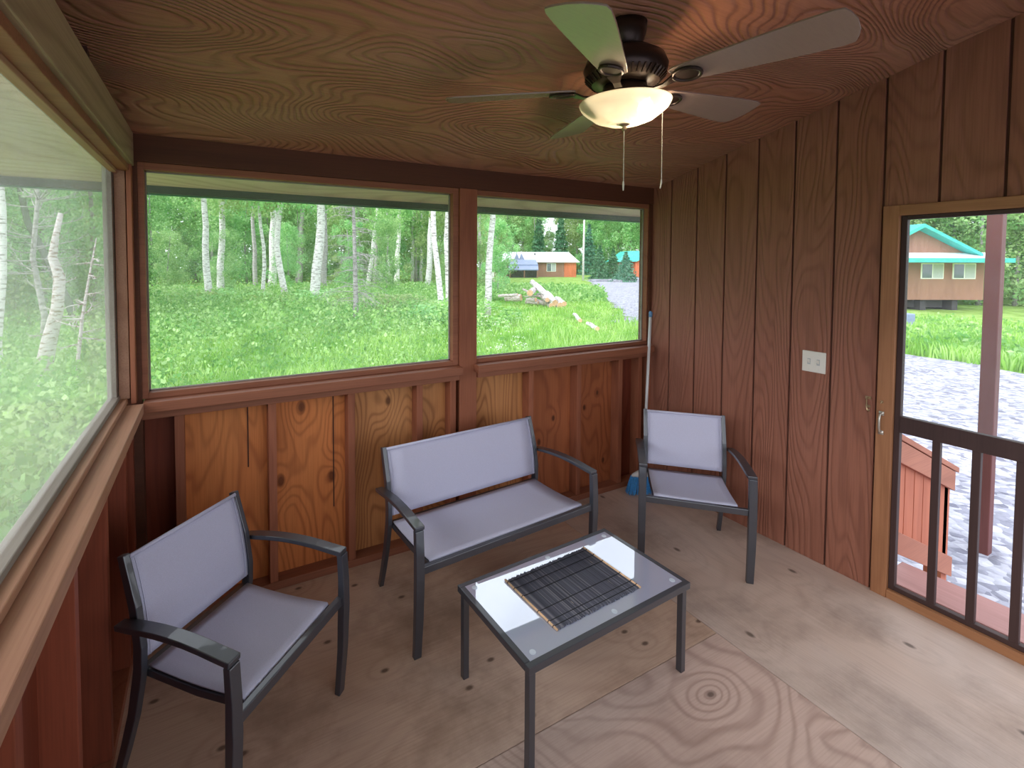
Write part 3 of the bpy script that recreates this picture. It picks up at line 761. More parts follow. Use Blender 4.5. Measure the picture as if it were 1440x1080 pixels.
g.v = [(float(x), float(y), float(terr(x, y))) for y in gyy for x in gx]
g.f = [(j * nx + i, j * nx + i + 1, (j + 1) * nx + i + 1, (j + 1) * nx + i) for j in range(ny - 1) for i in range(nx - 1)]
go = g.build('ground', M['ground'], None, smooth=True); tag(go, 'grassy ground around the porch', 'ground', kind='structure')
# gravel drive, a grid clipped to its outline
g = MB(); step = .5; idx = {}
xs = np.arange(-17, 67, step); ys = np.arange(-20, 63, step)
rr = random.Random(3)
for x in xs:
    for y in ys:
        if ingravel(x + step / 2 + rr.uniform(-.3, .3), y + step / 2 + rr.uniform(-.3, .3)):
            q = []
            for dx, dy in ((0, 0), (step, 0), (step, step), (0, step)):
                k = (round(x + dx, 2), round(y + dy, 2))
                if k not in idx:
                    idx[k] = len(g.v)
                    zz = float(terr(k[0], k[1])) + .025 + .02 * math.sin(k[0] * 2.1) * math.sin(k[1] * 1.7)
                    g.v.append((k[0] + rr.uniform(-.16, .16), k[1] + rr.uniform(-.16, .16), zz))
                q.append(idx[k])
            g.f.append(tuple(q))
gr = g.build('gravel_drive', M['gravel'], None, smooth=True); tag(gr, 'pale crushed gravel drive curving past the porch, plus an added area bouncing light behind it', 'gravel', kind='stuff')

# ------------------------------------------------------------------ fast blade / leaf meshes
def tri_mesh(name, V, Fq, mat, parent=None, loc=None):
    me = bpy.data.meshes.new(name)
    nv = len(V); nf = len(Fq); k = Fq.shape[1]
    me.vertices.add(nv); me.vertices.foreach_set('co', V.astype(np.float32).ravel())
    me.loops.add(nf * k); me.loops.foreach_set('vertex_index', Fq.astype(np.int32).ravel())
    me.polygons.add(nf); me.polygons.foreach_set('loop_start', np.arange(nf, dtype=np.int32) * k)
    me.update(calc_edges=True); me.materials.append(mat)
    o = bpy.data.objects.new(name, me); COL.objects.link(o)
    if parent is not None: o.parent = parent
    return o
rng = np.random.default_rng(5)
def blades(px, py, pz, h, w, lean=.45):
    """bent grass blades: 5 verts, 2 faces as quads+tri -> use 2 quads (last collapsed narrow)"""
    n = len(px); a = rng.uniform(0, 2 * np.pi, n); b = rng.uniform(0, 2 * np.pi, n)
    dx, dy = np.cos(a) * w / 2, np.sin(a) * w / 2
    lx, ly = np.cos(b) * h * lean * rng.uniform(.2, 1, n), np.sin(b) * h * lean * rng.uniform(.2, 1, n)
    V = np.zeros((n, 6, 3))
    V[:, 0] = np.stack([px - dx, py - dy, pz], 1); V[:, 1] = np.stack([px + dx, py + dy, pz], 1)
    V[:, 2] = np.stack([px + dx * .8 + lx * .35, py + dy * .8 + ly * .35, pz + h * .6], 1); V[:, 3] = np.stack([px - dx * .8 + lx * .35, py - dy * .8 + ly * .35, pz + h * .6], 1)
    V[:, 4] = np.stack([px + dx * .15 + lx, py + dy * .15 + ly, pz + h * .95], 1); V[:, 5] = np.stack([px - dx * .15 + lx, py - dy * .15 + ly, pz + h * .95], 1)
    i = np.arange(n)[:, None] * 6
    F1 = i + np.array([[0, 1, 2, 3]]); F2 = i + np.array([[3, 2, 4, 5]])
    return V.reshape(-1, 3), np.concatenate([F1, F2])
def leaves(c, size, flat=.5, rg=rng):
    n = len(c)
    u = rg.normal(size=(n, 3)); u /= np.linalg.norm(u, axis=1, keepdims=True)
    t = rg.normal(size=(n, 3)); t[:, 2] *= flat; v = np.cross(u, t); v /= np.linalg.norm(v, axis=1, keepdims=True) + 1e-9
    s = (size * rg.uniform(.6, 1.3, n))[:, None]
    V = np.stack([c - u * s * .5, c + v * s * .32, c + u * s * .5, c - v * s * .32], 1)
    F_ = np.arange(n * 4).reshape(-1, 4)
    return V.reshape(-1, 3), F_
def polar(n, az0, az1, d0, d1, p=1.):
    az = np.radians(rng.uniform(az0, az1, n)); d = d0 + (d1 - d0) * rng.uniform(0, 1, n) ** p
    return np.sin(az) * d, np.cos(az) * d, d

# grass
Vs, Fs, off = [], [], 0
for n, a0, a1, d0, d1, p in ((95000, -24, 52, 3.4, 32, 1.5), (26000, 66, 82, 13.5, 34, 1.2)):
    x, y, d = polar(n, a0, a1, d0, d1, p)
    k = ~ingravel(x, y) & (y > 3.2) if a0 < 0 else ~ingravel(x, y)
    x, y, d = x[k], y[k], d[k]
    azm = np.degrees(np.arctan2(x, y))
    low = (azm > 30) & (azm < 46) & (d > 14)
    hgt = rng.uniform(.25, .6, len(x)) * np.where(low, .4, 1.) * np.clip(.85 + .2 * np.sin(x * 1.3) * np.cos(y * .9), .5, 1.2)
    V, F_ = blades(x, y, terr(x, y) - .02, hgt, .010 + d * .0016)
    Vs.append(V); Fs.append(F_ + off); off += len(V)
go = tri_mesh('grass', np.concatenate(Vs), np.concatenate(Fs), M['grassblade']); tag(go, 'tall bright green grass outside the windows', 'grass', kind='stuff')
# undergrowth : low leafy weeds, denser towards the woods
Vs, Fs, off = [], [], 0
for (n, a0, a1, d0, d1, p, hm, sz) in ((62000, -25, 30, 13, 36, 1., 1.05, .115), (26000, -27, -6, 4.2, 13, 1., 1.2, .085), (9000, -6, 34, 8, 14, 1., .5, .09), (9000, 30, 42.5, 27, 40, 1., .75, .16), (1500, 40, 44, 17, 22, 1., .35, .12), (8000, 66, 82, 16, 34, 1., .5, .13)):
    x, y, d = polar(n, a0, a1, d0, d1, p)
    mound = .35 + .65 * np.clip(.5 + .5 * np.sin(x * 1.1 + 2 * np.sin(y * .7)) * np.cos(y * .8 + x * .3), 0, 1)
    k = ~ingravel(x, y); x, y, d, mound = x[k], y[k], d[k], mound[k]
    aj = rng.normal(size=len(x)) * .09 * d; x = x + aj * .8; y = y - aj * .6 + rng.normal(size=len(x)) * 1.0; az_ = np.degrees(np.arctan2(x, y)); dd_ = np.hypot(x, y); kk = ~ingravel(x, y) & (y > 3.3) & ~((az_ > 30.5) & (az_ < 60) & (dd_ > 12) & (dd_ < 25.8)); x, y, d, mound = x[kk], y[kk], d[kk], mound[kk]
    z = terr(x, y) + hm * mound * (rng.uniform(0, 1, len(x)) ** .6)
    V, F_ = leaves(np.stack([x, y, z], 1), sz * (.8 + d / 60), .4)
    Vs.append(V); Fs.append(F_ + off); off += len(V)
uo = tri_mesh('undergrowth', np.concatenate(Vs), np.concatenate(Fs), M['weeds']); tag(uo, 'leafy green undergrowth of weeds and brush among the trees', 'undergrowth', kind='stuff')
def shrub_mesh(seed, mat):
    rg = np.random.default_rng(seed); n = 1500; cl = 16
    cc = np.stack([rg.normal(size=cl) * .5, rg.normal(size=cl) * .5, rg.uniform(.15, 1.25, cl)], 1)
    k_ = rg.integers(0, cl, n); dd = rg.normal(size=(n, 3)); dd /= np.linalg.norm(dd, axis=1, keepdims=True)
    pts_ = cc[k_] + dd * (.36 * rg.uniform(.3, 1, n) ** .5)[:, None]; pts_[:, 2] = np.maximum(pts_[:, 2], .02)
    V, F_ = leaves(pts_, .13, .35, rg)
    o = tri_mesh('leafy_shrub', V, F_, mat); me = o.data; bpy.data.objects.remove(o); return me
sh_me = [shrub_mesh(60, M['weeds']), shrub_mesh(61, M['leafA']), shrub_mesh(62, M['leafB'])]
for k in range(34):
    a = R(-22 + 52 * ((k * .618) % 1)); d = 15 + 19 * ((k * .377 + .13) % 1)
    o = bpy.data.objects.new('leafy_shrub', sh_me[k % 3]); COL.objects.link(o)
    o.location = (math.sin(a) * d, math.cos(a) * d, -.6); o.rotation_euler = (0, 0, k * 1.3)
    sc_k = .75 + .5 * ((k * .71) % 1); o.scale = (sc_k * 1.2, sc_k * 1.2, sc_k * .55)
    tag(o, 'leafy shrub in the brush at the feet of the birch trees', 'shrub', 'shrubs at the feet of the birches')
# white cow-parsley heads near the birch by the log pile
c = []
for k in range(55):
    az = R(random.uniform(29, 36)); d = random.uniform(9, 15); 
    b = np.array([math.sin(az) * d, math.cos(az) * d, -.6 + random.uniform(.35, .8)])
    for j in range(10): c.append(b + rng.normal(size=3) * np.array([.05, .05, .012]))
V, F_ = leaves(np.array(c), .024, .1)
wo = tri_mesh('wildflowers', V, F_, M['flower']); tag(wo, 'tiny white flower heads in the grass beyond the window post', 'flowers', kind='stuff')

# ------------------------------------------------------------------ TREES
def trunk(name, pts, rads, mat, parent, seg=10):
    return MB().tube(pts, rads, seg).build(name, mat, parent, smooth=True)
# shared crown meshes
def crown_mesh(nm, n, rad, z0, z1, size, mat, seed, clumps=26, droop=.6):
    rg = np.random.default_rng(seed)
    cc = np.stack([rg.normal(size=clumps) * rad * .45, rg.normal(size=clumps) * rad * .45, rg.uniform(z0, z1, clumps)], 1)
    cr = rg.uniform(.45, 1., clumps) * rad * .42
    k = rg.integers(0, clumps, n)
    dd = rg.normal(size=(n, 3)); dd /= np.linalg.norm(dd, axis=1, keepdims=True); dd *= rg.uniform(.35, 1, n)[:, None] ** .6
    pts = cc[k] + dd * cr[k][:, None] * np.array([1, 1, 1.15])
    V, F_ = leaves(pts, size, .5, rg)
    o = tri_mesh(nm, V, F_, mat); me = o.data; bpy.data.objects.remove(o)
    return me
crA = [crown_mesh('foliage', 2600, 2.0, 5.0, 11.5, .20, M['leafA'], 10 + i, 24) for i in range(2)]
wood_cr = [crown_mesh('foliage', 9500, 2.5, .5, 11., .21, M['leafB'], 30 + i, 60) for i in range(4)]
def leaf_obj(me, parent, scale=1., rz=0.):
    o = bpy.data.objects.new('foliage', me); COL.objects.link(o); o.parent = parent; o.scale = (scale,) * 3; o.rotation_euler = (0, 0, rz); return o

birches = [
 (-.06,27.58,-.17,27.58,4.73,.163,'birch',0,'straight white birch, leftmost trunk in the wide back window'),
 (.52,30.84,.75,30.83,5.03,.184,'birch',0,'white birch just right of the leftmost trunk in the wide window'),
 (2.98,37.50,2.82,37.51,5.78,.15,'greybark',0,'grey trunk beside a very thin white birch'),
 (2.54,27.71,2.40,27.73,4.72,.095,'birch',-.15,'very thin pale birch left of the twin birch trunks'),
 (4.03,36.99,4.15,36.98,5.81,.26,'birch',0,'thick straight birch, left one of the twin trunks'),
 (3.67,26.67,3.31,26.72,4.67,.155,'birch',.3,'birch bowing to the right at its foot, right one of the twin trunks'),
 (8.61,54.32,9.04,54.25,6.93,.33,'greybark',0,'dim grey trunk deep in the woods between two bright birches'),
 (4.12,22.70,4.59,22.61,3.98,.212,'birch',-.1,'thickest white birch, leaning right, in the middle of the wide window'),
 (6.58,31.74,6.70,31.72,4.34,.185,'greybark',0,'grey trunk tucked behind the thickest leaning birch'),
 (11.55,38.50,12.29,38.27,5.66,.17,'birch',0,'slanting pale birch just right of the bare dead spruce'),
 (14.79,46.85,15.09,46.75,6.56,.179,'greybark',0,'thin grey trunk behind the twigs of the bare spruce'),
 (16.15,46.22,15.91,46.30,6.56,.17,'birch',.1,'slim white birch, left one of a spaced pair past the bare spruce'),
 (15.72,43.17,16.05,43.05,6.47,.236,'birch',0,'slim white birch, right one of a spaced pair past the bare spruce'),
 (20.55,51.02,20.64,50.98,7.21,.19,'birch',0,'first of three far thin birches left of the forked-looking pair'),
 (20.93,50.86,21.01,50.83,7.21,.15,'greybark',0,'middle one of three far thin trunks, grey'),
 (21.45,50.64,21.53,50.61,7.22,.163,'birch',0,'third of three far thin birches, nearest the forked-looking pair'),
 (14.18,32.14,14.37,32.05,5.31,.208,'birch',0,'upright white birch, left half of the forked-looking pair'),
 (7.39,15.21,7.01,15.39,3.36,.100,'birch',.1,'white birch leaning left, right half of the forked-looking pair'),
 (7.91,16.08,7.88,16.10,3.47,.106,'birch',0,'upright birch against the right edge of the wide window'),
 (10.17,17.07,10.36,16.96,3.61,.132,'birch',0,'mottled white birch at the left side of the narrower back window'),
 (23.05,39.77,22.97,39.81,4.98,.136,'greybark',0,'slim grey trunk left of the mottled birch in the narrower window'),
 (27.45,44.74,27.49,44.72,6.22,.155,'birch',0,'slim pale trunk right behind the mottled birch in the narrower window'),
 (-3.06,10.38,-2.97,10.41,3.00,.055,'birch',0,'bright birch trunk at the far left of the hazy window'),
]
for i, (x, y, tx, ty, tz, r, mt, bow, lab) in enumerate(birches):
    t = empty('birch_tree', (x, y, -.6)); tag(t, lab, 'tree', 'trunks of the birch woods')
    dx, dy, dz = tx - x, ty - y, tz + .6
    pts, rads = [], []
    H_ = 11.5
    for k in range(12):
        u = k / 11; z = u * H_; s = z / dz if z < dz else 1 + (z - dz) / dz * .4
        bx = bow * math.sin(math.pi * min(1, z / dz)) if z < dz else 0
        pts.append((dx * s + bx * -.9 + .04 * math.sin(k * 1.9 + i), dy * s + bx * .3, z - .1))
        rads.append(r * (1.15 - .75 * u) * (1.18 if k == 0 else 1))
    trunk('trunk', pts, rads, M[mt], t)
    lo = leaf_obj(crA[i % 2], t, 1., i * 1.7)
    lo.location = (dx * 1.3, dy * 1.3, 0.3)

# bare dead spruce with twigs
def bare_tree(name, loc, pts, rads, mat, ntw, zr, ln, label, droop=-.2, seedn=1):
    rg = random.Random(seedn)
    t = empty(name, loc); tag(t, label, 'tree')
    trunk('trunk', pts, rads, mat, t, 8)
    P_ = [Vector(p) for p in pts]
    g = MB()
    for k in range(ntw):
        z = rg.uniform(*zr); a = rg.uniform(0, 2 * math.pi)
        # point on trunk
        for q in range(len(P_) - 1):
            if P_[q].z <= z <= P_[q + 1].z: base = P_[q].lerp(P_[q + 1], (z - P_[q].z) / (P_[q + 1].z - P_[q].z)); break
        else: continue
        L = ln * rg.uniform(.5, 1.1) * (1.1 - .6 * (z - zr[0]) / (zr[1] - zr[0]))
        d = Vector((math.cos(a), math.sin(a), rg.uniform(-.1, .35)))
        p = [base]; cur = base.copy(); dd = d.copy()
        for s in range(5):
            cur = cur + dd * L / 5; dd = (dd + Vector((rg.uniform(-.25, .25), rg.uniform(-.25, .25), droop * .5 + rg.uniform(-.1, .15)))).normalized(); p.append(cur.copy())
        g.tube(p, [.012, .010, .008, .006, .004, .002], 4)
        for s in (1, 2, 3, 4):
            for e_ in range(2):
                q = p[s]; dd2 = (dd + Vector((rg.uniform(-1, 1), rg.uniform(-1, 1), rg.uniform(-.6, .6)))).normalized() * L * .28
                g.tube([q, q + dd2 * .5 + Vector((0, 0, -.02)), q + dd2], [.005, .004, .002], 3)
    g.build('bare_twigs', mat, t)
    return t
bare_tree('dead_spruce', (4.30, 15.76, -.6), [(0, 0, -.1), (.02, 0, 1), (0, .01, 2.2), (-.02, .01, 3.4), (-.06, .01, 4.6), (-.06, 0, 6.5)], [.115, .085, .07, .06, .05, .02], M['greybark'], 110, (.8, 6.2), 1.35, 'bare dead spruce with drooping grey twigs in the wide window', -.35, 4)
bare_tree('dead_birch_snag', (-2.27, 9.34, -.6), [(-.08, 0, -.1), (0, 0, .5), (.10, .01, 1.05), (.20, .02, 1.5), (.24, .03, 2.0), (.16, .03, 2.3), (.20, .04, 2.6), (.27, .05, 2.98)], [.135, .115, .10, .082, .075, .06, .045, .035], M['deadbark'], 5, (1.0, 2.0), .5, 'broken dead birch snag with peeling bark outside the hazy window', .1, 9)
bare_tree('dead_sapling', (-1.86, 8.93, -.6), [(0, 0, -.1), (.10, 0, .7), (.17, .03, 1.4), (.26, .05, 2.0), (.36, .07, 2.6)], [.03, .026, .022, .015, .006], M['deadbark'], 16, (.9, 2.4), .6, 'thin leaning dead sapling with twigs right of the broken snag', -.1, 12)
bare_tree('dark_leaning_tree', (-3.35, 15.3, -.6), [(.5, 0, -.1), (.2, 0, 1.2), (-.2, 0, 2.3), (-.55, 0, 3.2), (-.7, 0, 4.2), (-.8, 0, 6)], [.10, .09, .08, .07, .06, .03], M['darkbark'], 8, (2, 5), 1.2, 'dark curved trunk behind the broken snag in the hazy window', -.2, 15)
bare_tree('tangled_bare_tree', (-2.85, 11.6, -.6), [(0, 0, -.1), (.1, 0, 1.2), (-.05, 0, 2.3), (.05, 0, 3.4), (0, 0, 5)], [.06, .055, .045, .035, .02], M['greybark'], 46, (1.6, 4.8), 1.5, 'tangle of bare curling branches at the left of the hazy window', .25, 21)

# leafy woods
wr_ = random.Random(11); cnt = 0
proto = {}
def woods(x, y, sc_, label, group, zbase=-.6, n=0):
    t = empty('leafy_tree', (x, y, zbase)); tag(t, label, 'tree', group)
    trunk('trunk', [(0, 0, -.1), (wr_.uniform(-.2, .2), 0, 4 * sc_), (wr_.uniform(-.3, .3), 0, 10 * sc_)], [.14 * sc_, .10 * sc_, .03], M['greybark'], t, 6)
    leaf_obj(wood_cr[n % 4], t, sc_, wr_.uniform(0, 6.28))
    return t
k = 0
for row, (d, a0, a1, na, s) in enumerate(((33, -24, 28, 9, .42), (53, -31, 29.5, 17, 1.05), (62, -31, 30, 20, 1.25), (18, -32, -16, 5, .75), (24, -33, -8, 6, .8), (75, -32, 30.5, 22, 1.6))):
    for i in range(na):
        a = R(a0 + (a1 - a0) * (i + .5) / na + wr_.uniform(-1, 1)); dd = d + wr_.uniform(-3, 3)
        lab = ['leafy green tree in the dense woods behind the birches', 'leafy green tree in the dense woods behind the birches', 'leafy green tree in the dense woods behind the birches', 'leafy tree crowding close behind the snag in the hazy window', 'leafy tree crowding close behind the snag in the hazy window', 'leafy green tree in the dense woods behind the birches'][row]
        woods(math.sin(a) * dd, math.cos(a) * dd, s * wr_.uniform(.85, 1.15), lab, ['woods behind the birches', 'woods behind the birches', 'woods behind the birches', 'trees behind the hazy window', 'trees behind the hazy window', 'woods behind the birches'][row], n=k); k += 1
# tree line beyond the far cabins
for row, (d, s) in enumerate(((96, 1.35), (110, 1.75))):
    for i in range(21):
        a = 31. + 23 * (i + .5) / 15 + wr_.uniform(-.3, .3)
        if row == 1 and 37.2 < a < 40.8: continue
        if row == 0 and 37.0 < a < 41.0: s2 = .78
        else: s2 = s * wr_.uniform(.9, 1.15)
        a = R(a); dd = d + wr_.uniform(-3, 3)
        woods(math.sin(a) * dd, math.cos(a) * dd, s2, 'tall leafy tree in the line behind the white-roofed cabin', 'tree line behind the far cabins', n=k); k += 1
for row, (d, s) in enumerate(((52, 1.1), (62, 1.6))):
    for i in range(10):
        a = R(63 + 22 * (i + .5) / 10 + wr_.uniform(-.6, .6)); dd = d + wr_.uniform(-2, 2)
        woods(math.sin(a) * dd, math.cos(a) * dd, s * wr_.uniform(.9, 1.15), 'leafy tree in the woods behind the teal-roofed cabin', 'woods behind the teal-roofed cabin', zbase=-1.35, n=k); k += 1
woods(15.2, 24.3, .42, 'bright leafy young tree beside the mottled birch, left of the far cabin', None, n=1)
woods(17.6, 30.5, .55, 'leafy sapling overlapping the left end of the white roof', None, n=2)

# spruces
def spruce(x, y, h, r, label, group=None, sd=1, zb=-.6, name='spruce_tree'):
    rg = np.random.default_rng(sd)
    t = empty(name, (x, y, zb)); tag(t, label, 'tree', group)
    trunk('trunk', [(0, 0, -.1), (0, 0, h * .5), (0, 0, h * .98)], [.03 * h * .5, .02 * h * .4, .01], M['greybark'], t, 6)
    n = int(2600)
    u = rg.uniform(0, 1, n) ** .7; lay = np.clip(np.floor(u * 13) / 13 + rg.uniform(0, .075, n), 0, 1)
    rad = r * (1 - .0 * lay) * (1 - (1 - lay)) if 0 else r * (lay + .06)
    rr_ = rad * rg.uniform(.1, 1, n) ** .6 * (.8 + .25 * np.sin(lay * 80)); a = np.round(rg.uniform(0, 14, n)) / 14 * 2 * np.pi + lay * 9 + rg.normal(size=n) * .13
    z = h * (1 - lay) * .93 + h * .05 - rr_ * .38
    z = np.maximum(z, .1)
    V, F_ = leaves(np.stack([np.cos(a) * rr_, np.sin(a) * rr_, z], 1), .05 * h + .04, .2, rg)
    o = tri_mesh('foliage', V, F_, M['spruceleaf'], t)
def pxp(px, D):   # a place on the ground from bearing (tenths) and distance along the view axis; used for the far yard only
    lat = (px - 648.3) / 673.8 * D
    return (.4653 * D + .8852 * lat, .8852 * D - .4653 * lat)
x, y = pxp(843, 66); spruce(x, y, 4.7, 1.9, 'broad young spruce right of the white pole by the drive', sd=1)
x, y = pxp(862, 69); spruce(x, y, 4.4, 1.8, 'young spruce between the broad one and the scraggly one', sd=2)
x, y = pxp(880, 56); spruce(x, y, 3.6, 1.9, 'scraggly round little spruce in front of the teal-roofed gable', sd=3)
x, y = pxp(757, 92); spruce(x, y, 12.5, 2.0, 'tall dark spruce rising behind the white roof', sd=4)
x, y = pxp(788, 92); spruce(x, y, 12.5, 2.0, 'narrow dark spruce behind the right end of the white roof', sd=5)
x, y = pxp(828, 88); spruce(x, y, 9.5, 2.2, 'dark spruce standing behind the thin white pole', sd=6)
x, y = pxp(820, 60)
po = MB().tube([(x, y, -.7), (x + .03, y, 3), (x + .1, y, 7.2)], [.13, .12, .10], 8).build('bare_birch_pole', M['birch'], None, smooth=True); tag(po, 'thin bare white birch trunk right of the far cabin', 'tree')

# ------------------------------------------------------------------ LOG PILE
logs = [
 ((15.15,20.74,.50),(15.08,18.74,-.44),.123,'large pale log slanting down across the top of the pile'),
 ((15.88,20.36,-.07),(15.14,18.71,-.47),.095,'log just right of the large slanting one'),
 ((16.31,20.13,-.37),(15.50,18.52,-.51),.101,'rightmost log of the pile'),
 ((15.88,20.36,-.42),(15.31,18.62,-.60),.123,'thick low log showing a round orange cut end at right'),
 ((15.75,20.43,-.45),(14.98,18.79,-.62),.134,'thick low log left of the one with the orange cut end'),
 ((13.46,20.72,-.32),(13.96,20.01,-.25),.138,'short thick log with a big cut end at the left of the pile'),
 ((15.29,20.67,.11),(14.00,19.31,.02),.123,'log with its cut end high on the left, under the large slanting one'),
 ((14.45,20.20,-.40),(14.62,19.66,-.36),.092,'short log with a small cut end in the middle of the pile'),
 ((13.15,20.89,-.21),(13.80,20.09,-.11),.063,'thin grey log poking out at the far left of the pile'),
 ((14.40,20.23,-.52),(14.72,19.61,-.50),.069,'thin log on the ground in front of the pile'),
 ((14.34,20.26,-.23),(15.05,19.44,-.15),.029,'thin stick lying across the front of the pile'),
 ((14.26,20.30,.15),(14.42,19.77,-.05),.046,'small grey branch stub on top at the left of the large log'),
 ((15.45,20.58,-.19),(14.76,18.91,-.32),.090,'dark log buried under the large slanting one'),
 ((14.76,20.04,-.49),(15.13,19.39,-.51),.103,'short dark log at the bottom middle of the pile'),
 ((12.97,14.89,-.46),(11.76,13.17,-.46),.055,'pale fallen log in the grass, farther from the window'),
 ((11.39,12.39,-.46),(10.77,11.27,-.46),.055,'pale fallen log in the grass, nearer the window'),
]
for i, (a, b, r, lab) in enumerate(logs):
    up_ = Vector((0, 0, .12)) if i < 14 else Vector((0, 0, .03)); r *= 1.3
    a = Vector(a) + up_; b = Vector(b) + up_; lg = MB().tube([a, a.lerp(b, .3) + Vector((.02, 0, .015)), a.lerp(b, .7) + Vector((-.01, 0, -.01)), b], [r * .85, r * .95, r, r], 12)
    o = lg.build('log', M['birch'] if i in (0, 14, 15, 1, 2) else M['deadbark'], None, smooth=False)
    tag(o, lab, 'log', 'logs of the pile' if i < 14 else 'fallen logs in the grass')
    d = (b - a).normalized()
    MB().tube([b - d * .01, b + d * .008], r * .95, 12).build('cut_end', M['cut'], o)

# ------------------------------------------------------------------ CABINS (facing the viewer)
RZc = R(-27.73)
def cabin_win(par, x0, x1, z0, z1, y=-.03, halves=2):
    f = MB().box(x0, x1, y - .03, y + .03, z0, z1).build('window', M['winwhite'], par)
    w = (x1 - x0 - .12 - .08 * (halves - 1)) / halves
    for k in range(halves):
        a = x0 + .06 + k * (w + .08)
        MB().box(a, a + w, y - .045, y - .02, z0 + .06, z1 - .06).build('pane', M['winglass'] if k % 2 == 0 else M['curtain'], f)
    return f
# far red-brown cabin, D = 75 : 1 px = .1113 m
x, y = pxp(757, 75); c1 = empty('cabin', (x, y, -.6), RZc); tag(c1, 'far red-brown cabin with a white metal roof and a lean-to', 'building')
s = .1113
MB().box(-2.6, 5.9, 0, 5, 0, 2.45).build('wall', M['cabin'], c1)
MB().box(4.05, 5.92, -.06, .3, .0, 2.45).build('orange_panel', M['cabinred'], c1)
cabin_win(c1, 1.3, 2.75, .85, 2.15)
rf = MB().add([(-6.6, -.5, 2.35), (6.35, -.5, 2.35), (5.4, 3, 3.95), (-6.2, 3, 3.95), (6.35, 6.5, 2.35), (-6.6, 6.5, 2.35), (-6.6, -.5, 2.28), (6.35, -.5, 2.28), (6.35, 6.5, 2.28), (-6.6, 6.5, 2.28)],
 [(0, 1, 2, 3), (3, 2, 4, 5), (1, 7, 8, 4, 2), (0, 3, 5, 9, 6), (0, 6, 7, 1), (6, 9, 8, 7), (4, 8, 9, 5)]); rf.build('roof', M['roofwhite'], c1)
MB().box(-.35, -.15, 1.9, 2.1, 3.3, 3.75).build('flue', M['darkunder'], c1)
for px_ in (-3.4, -2.6):
    MB().add([(px_ - .5, -.62, 2.35), (px_ + .55, -.62, 2.35), (px_ + (.0 if px_ < -3 else -.1), -.1, 3.75), (px_ - .5, .6, 2.35), (px_ + .55, .6, 2.35)], [(0, 1, 2), (0, 2, 3), (1, 4, 2), (3, 2, 4), (0, 3, 4, 1)]).build('roof_gablet', M['roofblue'], c1)
MB().box(-6.5, -2.6, .5, 5, 0, 2.3).build('wall', M['cabin'], c1)
x, y = pxp(735, 71.5); sh = empty('lean_to_shed', (x, y, -.6), RZc); tag(sh, 'low open shed with a blue-grey two-tier roof before the far cabin', 'building')
MB().add([(-2.3, -1.6, 1.25), (2.1, -1.6, 1.25), (2.3, 0, 1.85), (-2.1, 0, 1.85), (-2.3, -1.6, 1.1), (2.1, -1.6, 1.1), (2.3, 0, 1.7), (-2.1, 0, 1.7)], [(0, 1, 2, 3), (4, 7, 6, 5), (0, 4, 5, 1), (1, 5, 6, 2), (2, 6, 7, 3), (3, 7, 4, 0)]).build('lower_roof', M['roofblue'], sh)
MB().add([(-2.1, -.1, 1.95), (2.3, -.1, 1.95), (2.2, 1.6, 2.7), (-1.8, 1.6, 2.7), (-2.1, -.1, 1.8), (2.3, -.1, 1.8), (2.2, 1.6, 2.5), (-1.8, 1.6, 2.5)], [(0, 1, 2, 3), (4, 7, 6, 5), (0, 4, 5, 1), (1, 5, 6, 2), (2, 6, 7, 3), (3, 7, 4, 0)]).build('upper_roof', M['roofblue'], sh)
MB().box(-2.0, 2.1, .0, 1.5, 0, 1.85).build('wall', M['darkunder'], sh)
for xx in (-2.1, 0, 1.9): MB().box(xx, xx + .15, -1.5, -1.35, 0, 1.15).build('post', M['cabin'], sh)
# teal-roofed red cabin at the right edge
x, y = pxp(900, 74); c2 = empty('cabin', (x, y, -.6), RZc); tag(c2, 'red cabin gable with a teal roof at the right end of the drive', 'building')
MB().poly_y(0, 5, [(-.7, 0), (4.5, 0), (4.5, 2.4), (1.9, 4.), (-.7, 2.4)]).build('wall', M['cabinred'], c2)
MB().poly_y(1.5, 5.5, [(-3.2, 0), (-.71, 0), (-.71, 3.0), (-3.2, 2.3)]).build('wall', M['cabin'], c2)
MB().add([(-3.6, 1.2, 2.35), (-.6, -.4, 2.45), (1.9, -.4, 4.1), (-1.1, 1.2, 4.1), (-3.6, 6, 2.35), (-1.1, 6, 4.1), (1.9, 6, 4.1), (4.8, -.4, 2.3), (4.8, 6, 2.3)], [(0, 1, 2, 3), (3, 2, 6, 5), (0, 3, 5, 4), (2, 7, 8, 6)]).build('roof', M['teal'], c2)
cabin_win(c2, -1.9, -.9, .9, 2.0, y=1.46)
cabin_win(c2, .0, .9, 1.4, 2.9)
